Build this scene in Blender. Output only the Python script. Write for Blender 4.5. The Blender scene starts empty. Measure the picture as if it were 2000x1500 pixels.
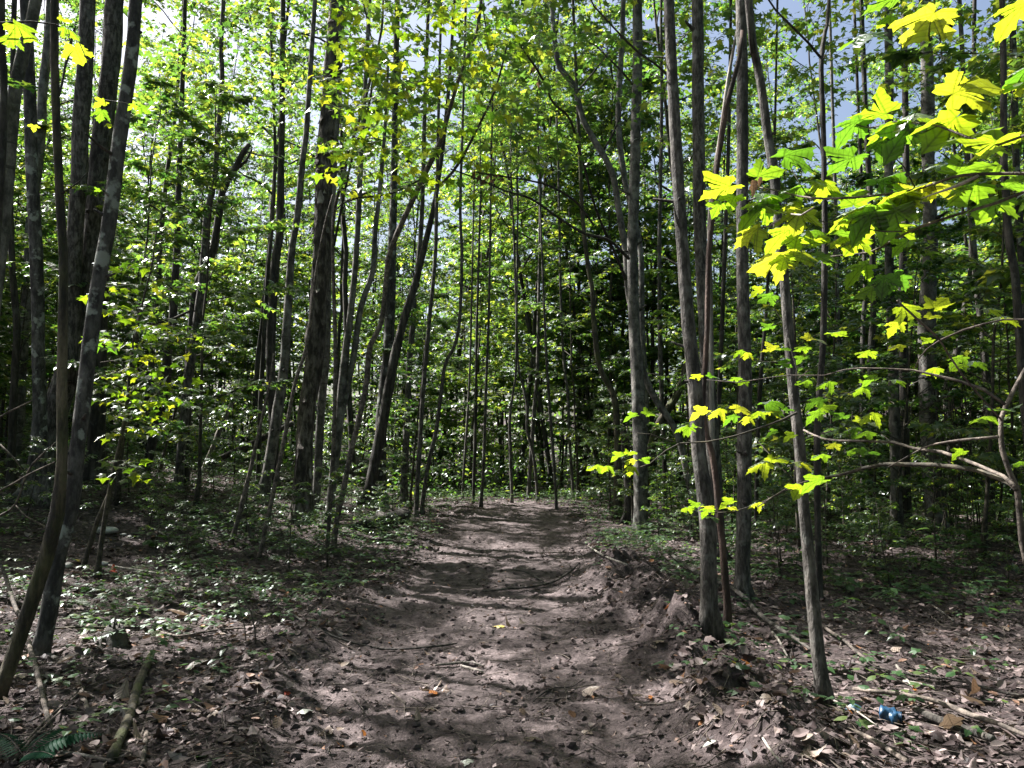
import bpy, math, random
import numpy as np
from mathutils import Vector, Matrix

# ------------------------------------------------------------------ camera, light, exposure
SC = bpy.context.scene
COL = SC.collection
R = math.radians
CAM_Z = 1.55
F = 1500.0                      # focal length in photograph pixels (2000 wide)
PITCH = math.atan(130 / F)
cam_d = bpy.data.cameras.new("camera")
cam_d.sensor_width = 36.0
cam_d.lens = 27.0
cam_d.clip_start = 0.05
cam_d.clip_end = 2000
cam = bpy.data.objects.new("camera", cam_d)
cam.location = (0, 0, CAM_Z)
cam.rotation_euler = (R(90) + PITCH, 0, 0)
COL.objects.link(cam)
SC.camera = cam

SUN_AZ = R(-62)                 # measured from straight ahead, negative = to the left
SUN_EL = R(52)
SUN = np.array([math.sin(SUN_AZ) * math.cos(SUN_EL), math.cos(SUN_AZ) * math.cos(SUN_EL), math.sin(SUN_EL)])
world = bpy.data.worlds.new("World")
SC.world = world
world.use_nodes = True
wn = world.node_tree.nodes
wl = world.node_tree.links
bg = wn["Background"]
sky = wn.new("ShaderNodeTexSky")
sky.sky_type = 'NISHITA'
sky.sun_disc = False
sky.sun_elevation = SUN_EL
sky.sun_rotation = SUN_AZ
sky.air_density = 1.0
sky.dust_density = 4.5
sky.ozone_density = 0.6
wl.new(sky.outputs[0], bg.inputs[0])
bg.inputs[1].default_value = 0.05
sl = bpy.data.lights.new("sun", 'SUN')
sl.energy = 5.0
sl.angle = R(0.5)
sl.color = (1.0, 0.965, 0.92)
so = bpy.data.objects.new("sun", sl)
so.rotation_euler = Vector(-SUN).to_track_quat('-Z', 'Y').to_euler()
so.location = (0, 0, 40)
COL.objects.link(so)
SC.view_settings.view_transform = 'Standard'
SC.view_settings.look = 'None'
SC.view_settings.gamma = 1.0
SC.view_settings.use_curve_mapping = False
SC.view_settings.exposure = 2.15
SC.cycles.max_bounces = 8
SC.cycles.diffuse_bounces = 4
SC.cycles.glossy_bounces = 2
SC.cycles.transmission_bounces = 6
SC.cycles.caustics_reflective = False
SC.cycles.caustics_refractive = False
SC.cycles.use_denoising = True

rng = np.random.default_rng(11)
random.seed(11)

# ------------------------------------------------------------------ small maths
CF = np.array([0, math.cos(PITCH), math.sin(PITCH)])
CU = np.array([0, -math.sin(PITCH), math.cos(PITCH)])
CR = np.array([1.0, 0, 0])
CO = np.array([0, 0, CAM_Z])

def ray(px, py):
    return CF + CR * (px - 1000) / F + CU * (750 - py) / F

def at(px, py, Y):
    """world point seen at photograph pixel (px, py), Y metres ahead"""
    d = ray(px, py)
    return CO + d * (Y / d[1])

def nrm(v):
    v = np.asarray(v, float)
    return v / (np.linalg.norm(v, axis=-1, keepdims=True) + 1e-12)

def _h(ix, iy, s):
    n = (ix.astype(np.int64) * 374761393 + iy.astype(np.int64) * 668265263 + s * 982451653) & 0xffffffff
    n = ((n ^ (n >> 13)) * 1274126177) & 0xffffffff
    n = n ^ (n >> 16)
    return (n & 0xffff) / 65535.0

def vnoise(x, y, s=0):
    x = np.asarray(x, float); y = np.asarray(y, float)
    ix = np.floor(x).astype(np.int64); iy = np.floor(y).astype(np.int64)
    fx = x - ix; fy = y - iy
    fx = fx * fx * (3 - 2 * fx); fy = fy * fy * (3 - 2 * fy)
    a = _h(ix, iy, s); b = _h(ix + 1, iy, s); c = _h(ix, iy + 1, s); d = _h(ix + 1, iy + 1, s)
    return (a * (1 - fx) + b * fx) * (1 - fy) + (c * (1 - fx) + d * fx) * fy - 0.5

def fbm(x, y, s=0, o=3):
    t = 0; a = 1.0
    for k in range(o):
        t = t + a * vnoise(x * 2 ** k + 17 * k, y * 2 ** k - 9 * k, s + k)
        a *= 0.5
    return t

def sstep(a, b, x):
    t = np.clip((x - a) / (b - a), 0, 1)
    return t * t * (3 - 2 * t)

PY = [0, 4.5, 8, 14, 20, 27]
def path_c(y): return np.interp(y, PY, [-.12, -.2, -.25, .0, .15, .6])
def path_hw(y): return np.interp(y, [0, 4.5, 8, 12, 17, 21, 24], [1.3, 1.2, 1.22, 1.25, 1.35, 1.0, .1])

def path_mask(x, y):
    e = path_hw(y) + 0.5 * fbm(x * 1.3, y * 1.3, 5, 3)
    return sstep(0.16, -0.16, np.abs(x - path_c(y)) - e) * sstep(25.5, 22.5, y)

def H(x, y):
    x = np.asarray(x, float); y = np.asarray(y, float)
    m = path_mask(x, y)
    z = 0.20 * fbm(x * .22, y * .22, 1, 2) * sstep(3, 9, np.hypot(x, y - 3))
    z = z + 0.05 * fbm(x * 1.7, y * 1.7, 2, 3) + 0.035 * fbm(x * 7, y * 7, 3, 3) * (1 - .35 * m)
    z = z + 0.016 * fbm(x * 22, y * 22, 33, 2) + m * 0.045 * fbm(x * 3.6, y * 5.5, 36, 3)
    u = np.clip(-x - 2.6, 0, None)
    z = z + 0.155 * u * sstep(6, 15, y) * (1 - 0.35 * sstep(10, 40, u)) + 0.02 * u
    v = np.clip(x - 14, 0, None)
    z = z + 0.05 * v
    z = z + 7.0 * sstep(45, 140, y)
    z = z - 0.04 * m
    c = path_c(y); hw = path_hw(y)
    right = np.exp(-((x - c - hw - .33) / .40) ** 2) * sstep(3.4, 4.6, y) * sstep(13.5, 9.5, y)
    clod = np.clip(fbm(x * 3.1, y * 3.1, 7, 3) + .25, 0, None)
    z = z + right * (0.08 + 0.30 * clod + 0.13 * np.abs(fbm(x * 7, y * 7, 9, 3)) + .05 * np.abs(fbm(x * 19, y * 19, 10, 2)))
    left = np.exp(-((x - c + hw + .25) / .35) ** 2) * sstep(3.0, 5.0, y) * sstep(12, 8, y)
    z = z + left * (0.015 + 0.10 * clod)
    return z

def hz(x, y): return float(H(np.array([x]), np.array([y]))[0])

_T = np.concatenate([np.arange(1.5, 12, .01), np.arange(12, 70, .05)])
def ground_at(px, py):
    d = ray(px, py)
    P = CO[None] + d[None] * _T[:, None]
    below = P[:, 2] < H(P[:, 0], P[:, 1])
    i = int(np.argmax(below)) if below.any() else len(_T) - 1
    p = P[i].copy(); p[2] = hz(p[0], p[1])
    return p

# ------------------------------------------------------------------ mesh helpers
def mesh_np(name, V, faces, mats=None, smooth=True, midx=None):
    """faces: list of (n,k) integer arrays"""
    me = bpy.data.meshes.new(name)
    V = np.asarray(V, np.float32)
    me.vertices.add(len(V))
    me.vertices.foreach_set("co", V.ravel())
    idx = np.concatenate([f.ravel() for f in faces]).astype(np.int32)
    tot = np.concatenate([np.full(len(f), f.shape[1], np.int32) for f in faces])
    start = np.concatenate([[0], np.cumsum(tot)[:-1]]).astype(np.int32)
    me.loops.add(len(idx)); me.loops.foreach_set("vertex_index", idx)
    me.polygons.add(len(tot)); me.polygons.foreach_set("loop_start", start)
    me.polygons.foreach_set("use_smooth", np.full(len(tot), smooth, bool))
    for m in (mats or []):
        me.materials.append(m)
    if midx is not None:
        me.polygons.foreach_set("material_index", np.asarray(midx, np.int32))
    me.update(calc_edges=True)
    me.validate()
    return me

class MB:
    """collects pieces of ONE object's mesh"""
    def __init__(s): s.V = []; s.F = {}; s.n = 0
    def add(s, V, *faces):
        V = np.asarray(V, float)
        for f in faces:
            f = np.asarray(f, int)
            s.F.setdefault(f.shape[1], []).append(f + s.n)
        s.V.append(V); s.n += len(V)
    def mesh(s, name, mat, off=(0, 0, 0), smooth=True):
        V = np.concatenate(s.V) - np.asarray(off)
        return mesh_np(name, V, [np.concatenate(v) for v in s.F.values()], [mat], smooth)

def link(name, me, parent=None, loc=None):
    o = bpy.data.objects.new(name, me)
    COL.objects.link(o)
    if parent is not None: o.parent = parent
    if loc is not None: o.location = loc
    return o

def tag(o, label=None, cat=None, group=None, kind=None):
    if label: o['label'] = label
    if cat: o['category'] = cat
    if group: o['group'] = group
    if kind: o['kind'] = kind
    return o

def thing(name, label, cat, loc, group=None, rz=0.0):
    o = link(name, None, None, loc)
    o.rotation_euler = (0, 0, rz)
    o.empty_display_size = 0.2
    return tag(o, label, cat, group)

def resample(P, step):
    """Catmull-Rom through rows of P (xyz + radius)"""
    P = np.asarray(P, float)
    if len(P) == 2:
        n = max(2, int(np.linalg.norm(P[1, :3] - P[0, :3]) / step) + 1)
        t = np.linspace(0, 1, n)[:, None]
        return P[0] * (1 - t) + P[1] * t
    out = []
    Q = np.vstack([2 * P[0] - P[1], P, 2 * P[-1] - P[-2]])
    for i in range(1, len(Q) - 2):
        n = max(1, int(np.linalg.norm(Q[i + 1, :3] - Q[i, :3]) / step))
        for t in np.arange(n) / n:
            a, b, c, d = Q[i - 1], Q[i], Q[i + 1], Q[i + 2]
            out.append(.5 * (2 * b + (c - a) * t + (2 * a - 5 * b + 4 * c - d) * t * t + (3 * b - a - 3 * c + d) * t ** 3))
    out.append(P[-1])
    out = np.array(out)
    out[:, 3] = np.clip(out[:, 3], P[:, 3].min() * .8, P[:, 3].max() * 1.05)
    return out

def tube(mb, P, sides=8, rough=0.0, flare=0.0, seed=0, cap=True, flare_h=.28):
    """tube along rows (x,y,z,r); rough = relative radial noise; flare = root flare at the first point"""
    P = np.asarray(P, float); n = len(P)
    C = P[:, :3]; rad = P[:, 3]
    T = nrm(np.gradient(C, axis=0))
    ref = np.array([0, 1.0, 0.0]) if abs(T[:, 1]).mean() < .8 else np.array([1.0, 0, 0])
    A = nrm(np.cross(T, ref)); B = nrm(np.cross(A, T))
    th = np.arange(sides) * 2 * np.pi / sides
    s = np.concatenate([[0], np.cumsum(np.linalg.norm(np.diff(C, axis=0), axis=1))])
    TH, S = np.meshgrid(th, s)
    k = np.ones_like(TH)
    if rough:
        r0 = max(rad.mean(), 1e-4)
        # periodic in angle: noise on a circle, two octaves
        cx_ = np.cos(TH) * 1.4 + seed * 7.1; cy_ = np.sin(TH) * 1.4
        k += rough * (fbm(cx_ + S / r0 * .11, cy_ + S / r0 * .17, seed, 3) * 1.6 + .5 * vnoise(np.cos(TH) * 4 + seed, np.sin(TH) * 4 + S / r0 * .35, seed + 4))
        # old branch scars: soft swellings
        for q in range(int(s[-1] / 1.1)):
            sq = _h(np.array([q]), np.array([seed]), 3)[0] * s[-1]; tq = _h(np.array([q]), np.array([seed]), 5)[0] * 6.28
            da = np.abs((TH - tq + np.pi) % (2 * np.pi) - np.pi)
            k += rough * 1.6 * np.exp(-(da / .45) ** 2 - ((S - sq) / (r0 * 1.0)) ** 2)
    if flare:
        lob = 1.35 + .75 * np.sin(TH * 3 + seed) + .45 * np.sin(TH * 5 + 2 * seed)
        k += flare * np.exp(-S / flare_h) * lob
    Rm = rad[:, None] * k
    V = C[:, None, :] + Rm[..., None] * (np.cos(TH)[..., None] * A[:, None, :] + np.sin(TH)[..., None] * B[:, None, :])
    V = V.reshape(-1, 3)
    i = np.arange(n - 1)[:, None] * sides; j = np.arange(sides)[None]; j2 = (j + 1) % sides
    Fq = np.stack([i + j, i + j2, i + sides + j2, i + sides + j], -1).reshape(-1, 4)
    if cap:
        V = np.vstack([V, C[0], C[-1]])
        jj = np.arange(sides); b = (n - 1) * sides
        c1 = np.stack([np.full(sides, n * sides), (jj + 1) % sides, jj], -1)
        c2 = np.stack([np.full(sides, n * sides + 1), b + jj, b + (jj + 1) % sides], -1)
        mb.add(V, Fq, np.vstack([c1, c2]))
    else:
        mb.add(V, Fq)

# ------------------------------------------------------------------ materials
def mat(name):
    m = bpy.data.materials.new(name); m.use_nodes = True
    nt = m.node_tree
    return m, nt, nt.nodes["Principled BSDF"], nt.nodes["Material Output"]

def N(nt, t, **kw):
    n = nt.nodes.new(t)
    for k, v in kw.items():
        if k.startswith("i_"):
            key = k[2:]
            n.inputs[int(key) if key.isdigit() else key.replace("_", " ")].default_value = v
        else: setattr(n, k, v)
    return n

def ramp(nt, stops, src):
    r = nt.nodes.new("ShaderNodeValToRGB")
    e = r.color_ramp.elements
    while len(e) < len(stops): e.new(.5)
    for k, (p, c) in enumerate(stops):
        e[k].position = p
        e[k].color = (*c, 1) if len(c) == 3 else (c[0], c[0], c[0], 1)
    nt.links.new(src, r.inputs[0])
    return r

def noise_tex(nt, scale, detail=4, stretch=(1, 1, 1), coord="Object", rough=.55):
    tc = nt.nodes.new("ShaderNodeTexCoord"); mp = nt.nodes.new("ShaderNodeMapping")
    mp.inputs["Scale"].default_value = stretch
    nt.links.new(tc.outputs[coord], mp.inputs[0])
    n = N(nt, "ShaderNodeTexNoise"); n.inputs["Scale"].default_value = scale
    n.inputs["Detail"].default_value = detail; n.inputs["Roughness"].default_value = rough
    nt.links.new(mp.outputs[0], n.inputs[0])
    return n, mp

def mixc(nt, fac, a, b, mode='MIX'):
    m = nt.nodes.new("ShaderNodeMix"); m.data_type = 'RGBA'; m.blend_type = mode
    for s, v in ((0, fac), (6, a), (7, b)):
        if hasattr(v, "links"): nt.links.new(v, m.inputs[s])
        else: m.inputs[s].default_value = v if s == 0 else (*v, 1)
    return m.outputs[2]

def leaf_mat(name, stops, tstops, gloss=.5, per="island", veins=False, tfac=.55, rough=.36):
    m, nt, p, out = mat(name)
    nt.nodes.remove(p)
    L = nt.links
    if per == "island":
        g = N(nt, "ShaderNodeNewGeometry"); rv = g.outputs["Random Per Island"]
    else:
        g = N(nt, "ShaderNodeObjectInfo"); rv = g.outputs["Random"]
    oi = N(nt, "ShaderNodeObjectInfo")
    c = ramp(nt, stops, rv).outputs[0]; t = ramp(nt, tstops, rv).outputs[0]
    if per == "island":
        hs = []
        mr = N(nt, "ShaderNodeMapRange"); L.new(oi.outputs["Random"], mr.inputs[0])
        mr.inputs[3].default_value = .482; mr.inputs[4].default_value = .515
        mv = N(nt, "ShaderNodeMapRange"); L.new(oi.outputs["Random"], mv.inputs[0])
        mv.inputs[3].default_value = 1.15; mv.inputs[4].default_value = .8
        for src in (c, t):
            h = N(nt, "ShaderNodeHueSaturation"); L.new(mr.outputs[0], h.inputs["Hue"]); L.new(mv.outputs[0], h.inputs["Value"]); L.new(src, h.inputs["Color"])
            hs.append(h.outputs[0])
        c, t = hs
    bumpsrc = None
    if veins:
        tc = N(nt, "ShaderNodeTexCoord"); sx = N(nt, "ShaderNodeSeparateXYZ"); L.new(tc.outputs["Object"], sx.inputs[0])
        ab = N(nt, "ShaderNodeMath", operation='ABSOLUTE'); L.new(sx.outputs[0], ab.inputs[0])
        best = None
        for dx, dy in ((0.0, 1.0), (.80, .60), (.86, -.50)):
            # distance to a ray from the petiole joint
            a1 = N(nt, "ShaderNodeMath", operation='MULTIPLY'); L.new(ab.outputs[0], a1.inputs[0]); a1.inputs[1].default_value = dy
            a2 = N(nt, "ShaderNodeMath", operation='MULTIPLY'); L.new(sx.outputs[1], a2.inputs[0]); a2.inputs[1].default_value = dx
            a3 = N(nt, "ShaderNodeMath", operation='SUBTRACT'); L.new(a1.outputs[0], a3.inputs[0]); L.new(a2.outputs[0], a3.inputs[1])
            a4 = N(nt, "ShaderNodeMath", operation='ABSOLUTE'); L.new(a3.outputs[0], a4.inputs[0])
            if best is None: best = a4
            else:
                q = N(nt, "ShaderNodeMath", operation='MINIMUM'); L.new(best.outputs[0], q.inputs[0]); L.new(a4.outputs[0], q.inputs[1]); best = q
        vr = ramp(nt, [(0, (.5,)), (.014, (.6,)), (.035, (1,)), (1, (1,))], best.outputs[0])
        wv = N(nt, "ShaderNodeTexWave", wave_type='BANDS', bands_direction='DIAGONAL'); wv.inputs["Scale"].default_value = 3.2
        wv.inputs["Distortion"].default_value = 2.5; wv.inputs["Detail"].default_value = 2
        cx = N(nt, "ShaderNodeCombineXYZ"); L.new(ab.outputs[0], cx.inputs[0]); L.new(sx.outputs[1], cx.inputs[1]); L.new(cx.outputs[0], wv.inputs[0])
        wr = ramp(nt, [(0, (.74,)), (.22, (1,)), (1, (1,))], wv.outputs["Fac"])
        vm = mixc(nt, 1.0, vr.outputs[0], wr.outputs[0], 'MULTIPLY')
        nz, _ = noise_tex(nt, 7, 3); nr = ramp(nt, [(.22, (.25, .16, .1)), (.27, (.75, .72, .7)), (.4, (.88, .88, .88)), (.65, (1.05, 1.05, 1.05))], nz.outputs["Fac"])
        vm = mixc(nt, 1.0, vm, nr.outputs[0], 'MULTIPLY')
        c = mixc(nt, 1.0, c, vm, 'MULTIPLY'); t = mixc(nt, 1.0, t, vm, 'MULTIPLY')
        bumpsrc = wv.outputs["Fac"]
    d = N(nt, "ShaderNodeBsdfDiffuse"); tr = N(nt, "ShaderNodeBsdfTranslucent"); gl = N(nt, "ShaderNodeBsdfGlossy")
    gl.inputs["Roughness"].default_value = rough; gl.inputs["Color"].default_value = (.9, .93, .95, 1)
    L.new(c, d.inputs[0]); L.new(t, tr.inputs[0])
    m1 = N(nt, "ShaderNodeMixShader"); m1.inputs[0].default_value = tfac
    L.new(d.outputs[0], m1.inputs[1]); L.new(tr.outputs[0], m1.inputs[2])
    fr = N(nt, "ShaderNodeLayerWeight"); fr.inputs[0].default_value = .5
    pw = N(nt, "ShaderNodeMath", operation='POWER'); L.new(fr.outputs["Facing"], pw.inputs[0]); pw.inputs[1].default_value = 3.5
    mu = N(nt, "ShaderNodeMath", operation='MULTIPLY_ADD'); L.new(pw.outputs[0], mu.inputs[0]); mu.inputs[1].default_value = gloss * .55; mu.inputs[2].default_value = gloss * .06
    m2 = N(nt, "ShaderNodeMixShader"); L.new(mu.outputs[0], m2.inputs[0]); L.new(m1.outputs[0], m2.inputs[1]); L.new(gl.outputs[0], m2.inputs[2])
    if bumpsrc is not None:
        b = N(nt, "ShaderNodeBump"); b.inputs["Strength"].default_value = .25; b.inputs["Distance"].default_value = .1
        L.new(bumpsrc, b.inputs["Height"])
        for s in (d, gl): L.new(b.outputs[0], s.inputs["Normal"])
    L.new(m2.outputs[0], out.inputs[0])
    return m

GREEN = [(0, (.022, .050, .018)), (.5, (.038, .078, .026)), (.85, (.058, .098, .030)), (1, (.09, .11, .03))]
TGREEN = [(0, (.075, .19, .026)), (.5, (.14, .29, .03)), (.82, (.26, .41, .036)), (1, (.48, .54, .05))]
M_CROWN = leaf_mat("canopy_leaf", GREEN, TGREEN, gloss=.85, rough=.33)
M_YELLOW = leaf_mat("bright_leaf", [(0, (.030, .075, .012)), (.6, (.05, .095, .014)), (1, (.08, .11, .016))], [(0, (.11, .27, .014)), (.4, (.26, .44, .014)), (.75, (.43, .56, .018)), (1, (.60, .62, .03))], gloss=.6, per="object", veins=True, tfac=.62)
M_COVER = leaf_mat("ground_cover_leaf", [(0, (.02, .055, .018)), (.6, (.04, .09, .03)), (1, (.08, .11, .03))], [(0, (.06, .16, .03)), (1, (.16, .26, .04))], gloss=.55, tfac=.4)
M_FERN = leaf_mat("fern_leaf", [(0, (.012, .045, .028)), (1, (.02, .055, .03))], [(0, (.03, .10, .04)), (1, (.05, .12, .04))], gloss=.03, tfac=.35)
M_LITTER = leaf_mat("litter_leaf",
    [(0, (.022, .016, .016)), (.3, (.055, .041, .041)), (.58, (.105, .080, .078)), (.82, (.17, .135, .13)), (.96, (.29, .24, .23)), (1, (.22, .11, .05))],
    [(0, (.02, .015, .01)), (1, (.16, .11, .07))], gloss=.13, tfac=.18, rough=.5)
def plain_leaf(name, c, t): return leaf_mat(name, [(0, c), (1, c)], [(0, t), (1, t)], gloss=.4, per="object", veins=True, tfac=.3, rough=.45)
M_DEAD = {
    "orange": plain_leaf("orange_leaf", (.50, .17, .03), (.5, .2, .03)),
    "yellow": plain_leaf("yellow_leaf", (.55, .43, .08), (.5, .4, .06)),
    "pale": plain_leaf("pale_leaf", (.46, .48, .42), (.3, .3, .24)),
    "rust": plain_leaf("rusty_leaf", (.30, .10, .035), (.3, .1, .03)),
    "red": plain_leaf("red_leaf", (.42, .06, .025), (.4, .08, .03)),
    "brown": plain_leaf("brown_leaf", (.17, .12, .09), (.15, .09, .05)),
    "tan": plain_leaf("tan_leaf", (.27, .21, .17), (.2, .14, .09)),
}

def bark_mat(name, dark, light, scale=9, stretch=(1, 1, .18), bump=.6, lichen=0.0, bands=0.0, moss=0.0):
    m, nt, p, out = mat(name)
    L = nt.links
    n1, _ = noise_tex(nt, scale, 6, stretch, rough=.65)
    n2, _ = noise_tex(nt, 2.2, 4, (1, 1, .6))
    n3, _ = noise_tex(nt, 60, 3, (1, 1, .5))
    c = ramp(nt, [(.36, tuple(v * .5 for v in dark)), (.45, dark), (.62, light)], n1.outputs["Fac"]).outputs[0]
    pr = ramp(nt, [(.32, (.45,)), (.5, (.9,)), (.68, (1.3,))], n2.outputs["Fac"]).outputs[0]
    c = mixc(nt, 1.0, c, pr, 'MULTIPLY')
    gr = ramp(nt, [(.3, (.75,)), (.7, (1.15,))], n3.outputs["Fac"]).outputs[0]
    c = mixc(nt, 1.0, c, gr, 'MULTIPLY')
    if bands:
        nb, _ = noise_tex(nt, 5.5, 4, (.35, .35, 3.0))
        br = ramp(nt, [(.30, (1,)), (.37, (0,))], nb.outputs["Fac"]).outputs[0]
        mu = N(nt, "ShaderNodeMath", operation='MULTIPLY'); L.new(br, mu.inputs[0]); mu.inputs[1].default_value = bands
        c = mixc(nt, mu.outputs[0], c, tuple(v * .4 for v in dark))
    if lichen:
        nl, _ = noise_tex(nt, 6, 5)
        lr = ramp(nt, [(.57, (0,)), (.63, (1,))], nl.outputs["Fac"]).outputs[0]
        mu = N(nt, "ShaderNodeMath", operation='MULTIPLY'); L.new(lr, mu.inputs[0]); mu.inputs[1].default_value = lichen
        c = mixc(nt, mu.outputs[0], c, (.25, .27, .24))
    if moss:
        nm, _ = noise_tex(nt, 3.2, 5)
        lr = ramp(nt, [(.50, (0,)), (.62, (1,))], nm.outputs["Fac"]).outputs[0]
        mu = N(nt, "ShaderNodeMath", operation='MULTIPLY'); L.new(lr, mu.inputs[0]); mu.inputs[1].default_value = moss
        c = mixc(nt, mu.outputs[0], c, (.05, .06, .015))
    L.new(c, p.inputs["Base Color"])
    p.inputs["Roughness"].default_value = .88
    b = N(nt, "ShaderNodeBump"); b.inputs["Strength"].default_value = bump; b.inputs["Distance"].default_value = .03
    ad = N(nt, "ShaderNodeMath", operation='MULTIPLY_ADD'); L.new(n3.outputs["Fac"], ad.inputs[0]); ad.inputs[1].default_value = .35; L.new(n1.outputs["Fac"], ad.inputs[2])
    L.new(ad.outputs[0], b.inputs["Height"]); L.new(b.outputs[0], p.inputs["Normal"])
    return m

BARK = {
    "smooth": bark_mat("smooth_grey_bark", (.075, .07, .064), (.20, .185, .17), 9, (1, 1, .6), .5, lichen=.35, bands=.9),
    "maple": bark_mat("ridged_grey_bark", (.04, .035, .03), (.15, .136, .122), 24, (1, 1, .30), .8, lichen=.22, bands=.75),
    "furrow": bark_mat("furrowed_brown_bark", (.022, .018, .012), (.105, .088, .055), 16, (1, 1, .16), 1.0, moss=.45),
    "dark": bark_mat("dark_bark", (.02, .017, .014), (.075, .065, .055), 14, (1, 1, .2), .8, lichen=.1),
    "shaggy": bark_mat("shaggy_bark", (.035, .026, .021), (.17, .145, .125), 12, (1, 1, .35), 1.0),
    "speckle": bark_mat("lichen_bark", (.028, .026, .024), (.10, .096, .088), 12, (1, 1, .4), .6, lichen=.9),
    "red": bark_mat("reddish_dead_bark", (.04, .022, .016), (.105, .066, .052), 14, (1, 1, .2), .8),
    "pale": bark_mat("bare_pale_wood", (.16, .14, .12), (.38, .35, .31), 12, (1, 1, .1), .5),
    "moss": bark_mat("mossy_bark", (.035, .03, .02), (.12, .10, .065), 10, (1, 1, .4), .9, moss=.9),
    "stick": bark_mat("stick_bark", (.06, .048, .04), (.19, .155, .13), 20, (1, 1, 1), .5),
    "twig": bark_mat("twig_bark", (.035, .03, .022), (.10, .085, .06), 20, (1, 1, 1), .3),
}
# ------------------------------------------------------------------ ground: forest floor and dirt path
def soil_mat(name, cols, scale, bump, peb):
    m, nt, p, out = mat(name); L = nt.links
    n1, _ = noise_tex(nt, scale, 8, rough=.62); n2, _ = noise_tex(nt, 1.1, 4); n3, _ = noise_tex(nt, 70, 4, rough=.7)
    c = ramp(nt, cols, n1.outputs["Fac"]).outputs[0]
    c = mixc(nt, 1, c, ramp(nt, [(.3, (.72,)), (.7, (1.2,))], n2.outputs["Fac"]).outputs[0], 'MULTIPLY')
    c = mixc(nt, 1, c, ramp(nt, [(.32, (.55,)), (.5, (1.0,)), (.72, (1.4,))], n3.outputs["Fac"]).outputs[0], 'MULTIPLY')
    vo = N(nt, "ShaderNodeTexVoronoi"); vo.inputs["Scale"].default_value = peb
    tc = N(nt, "ShaderNodeTexCoord"); L.new(tc.outputs["Object"], vo.inputs["Vector"])
    c = mixc(nt, 1, c, ramp(nt, [(0, (1.25,)), (.35, (1.0,)), (.8, (.8,))], vo.outputs["Distance"]).outputs[0], 'MULTIPLY')
    L.new(c, p.inputs["Base Color"]); p.inputs["Roughness"].default_value = .93
    p.inputs["Specular IOR Level"].default_value = .25
    b = N(nt, "ShaderNodeBump"); b.inputs["Strength"].default_value = bump; b.inputs["Distance"].default_value = .03
    ad = N(nt, "ShaderNodeMath", operation='ADD'); L.new(n1.outputs["Fac"], ad.inputs[0])
    m3 = N(nt, "ShaderNodeMath", operation='MULTIPLY'); L.new(n3.outputs["Fac"], m3.inputs[0]); m3.inputs[1].default_value = .7
    L.new(m3.outputs[0], ad.inputs[1]); L.new(ad.outputs[0], b.inputs["Height"]); L.new(b.outputs[0], p.inputs["Normal"])
    return m

M_SOIL = soil_mat("forest_soil", [(.3, (.024, .018, .018)), (.5, (.065, .050, .050)), (.7, (.125, .10, .098))], 14, .9, 26)
M_DIRT = soil_mat("path_dirt", [(.30, (.038, .029, .029)), (.48, (.095, .075, .075)), (.70, (.19, .152, .152))], 9, 1.0, 34)

ys = [0.6]
while ys[-1] < 340: ys.append(ys[-1] + max(.03, ys[-1] * .0095))
ys = np.array([-6, -4, -2.5, -1.2, -.4, .2] + ys)
xs = [0.0]
while xs[-1] < 210: xs.append(xs[-1] + max(.04, (xs[-1] - 1.8) * .022))
xs = np.array(sorted([-v for v in xs[1:]] + xs))
GX, GY = np.meshgrid(xs, ys)
GZ = H(GX, GY)
GV = np.stack([GX, GY, GZ], -1).reshape(-1, 3)
nx = len(xs); ny = len(ys)
ii = (np.arange(ny - 1)[:, None] * nx + np.arange(nx - 1)[None]).ravel()
GQ = np.stack([ii, ii + 1, ii + nx + 1, ii + nx], -1)
cen = GV[GQ].mean(1)
onp = (path_mask(cen[:, 0], cen[:, 1]) > .5) & (cen[:, 1] < 24)
for nm, sel, mt in (("forest_floor", ~onp, M_SOIL), ("dirt_path", onp, M_DIRT)):
    q = GQ[sel]; u, inv = np.unique(q, return_inverse=True)
    o = link(nm, mesh_np(nm, GV[u], [inv.reshape(-1, 4)], [mt]))
    tag(o, kind="structure")

# sky stays the world; nothing is built for it

# ------------------------------------------------------------------ leaf templates (unit length along +Y, joint at the origin)
def fan(half, centre, fold, droop):
    """leaf from a half outline (x>=0), fanned from centre; returns V, tris"""
    h = np.array(half, float)
    L = np.vstack([h, (h[1:-1] * [-1, 1])[::-1]])
    V = np.vstack([L, [centre]])
    r = np.hypot(V[:, 0], V[:, 1] - centre[1])
    z = -fold * np.abs(V[:, 0]) ** 1.3 - droop * np.clip(V[:, 1] - .2, 0, None) ** 1.6
    n = len(L); a = np.arange(n)
    return np.column_stack([V, z]), np.stack([np.full(n, n), a, (a + 1) % n], -1)

MAPLE_LO = fan([(0, 0), (.34, -.10), (.30, .16), (.56, .46), (.26, .46), (0, 1)], (0, .28), .28, .22)      # 10 triangles
MAPLE_LO2 = fan([(0, 0), (.36, -.12), (.28, .14), (.62, .42), (.24, .50), (0, 1)], (0, .28), -.12, .35)
OVAL = fan([(0, 0), (.26, .25), (.27, .55), (0, 1)], (0, .42), .3, .25)                                   # 6 triangles
OVAL2 = fan([(0, 0), (.30, .35), (.2, .7), (0, 1)], (0, .42), -.15, .45)
CURL = fan([(0, 0), (.24, -.07), (.36, .10), (.34, .24), (.50, .42), (.42, .52), (.26, .54), (.16, .82), (0, 1)], (0, .3), .45, .4)
CURL2 = fan([(0, 0), (.22, .12), (.34, .36), (.32, .58), (.16, .86), (0, 1)], (0, .42), -.6, -.3)
CURL3 = fan([(0, 0), (.28, -.03), (.40, .2), (.34, .42), (.22, .5), (.14, .8), (0, .95)], (0, .3), .3, -.6)

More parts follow.
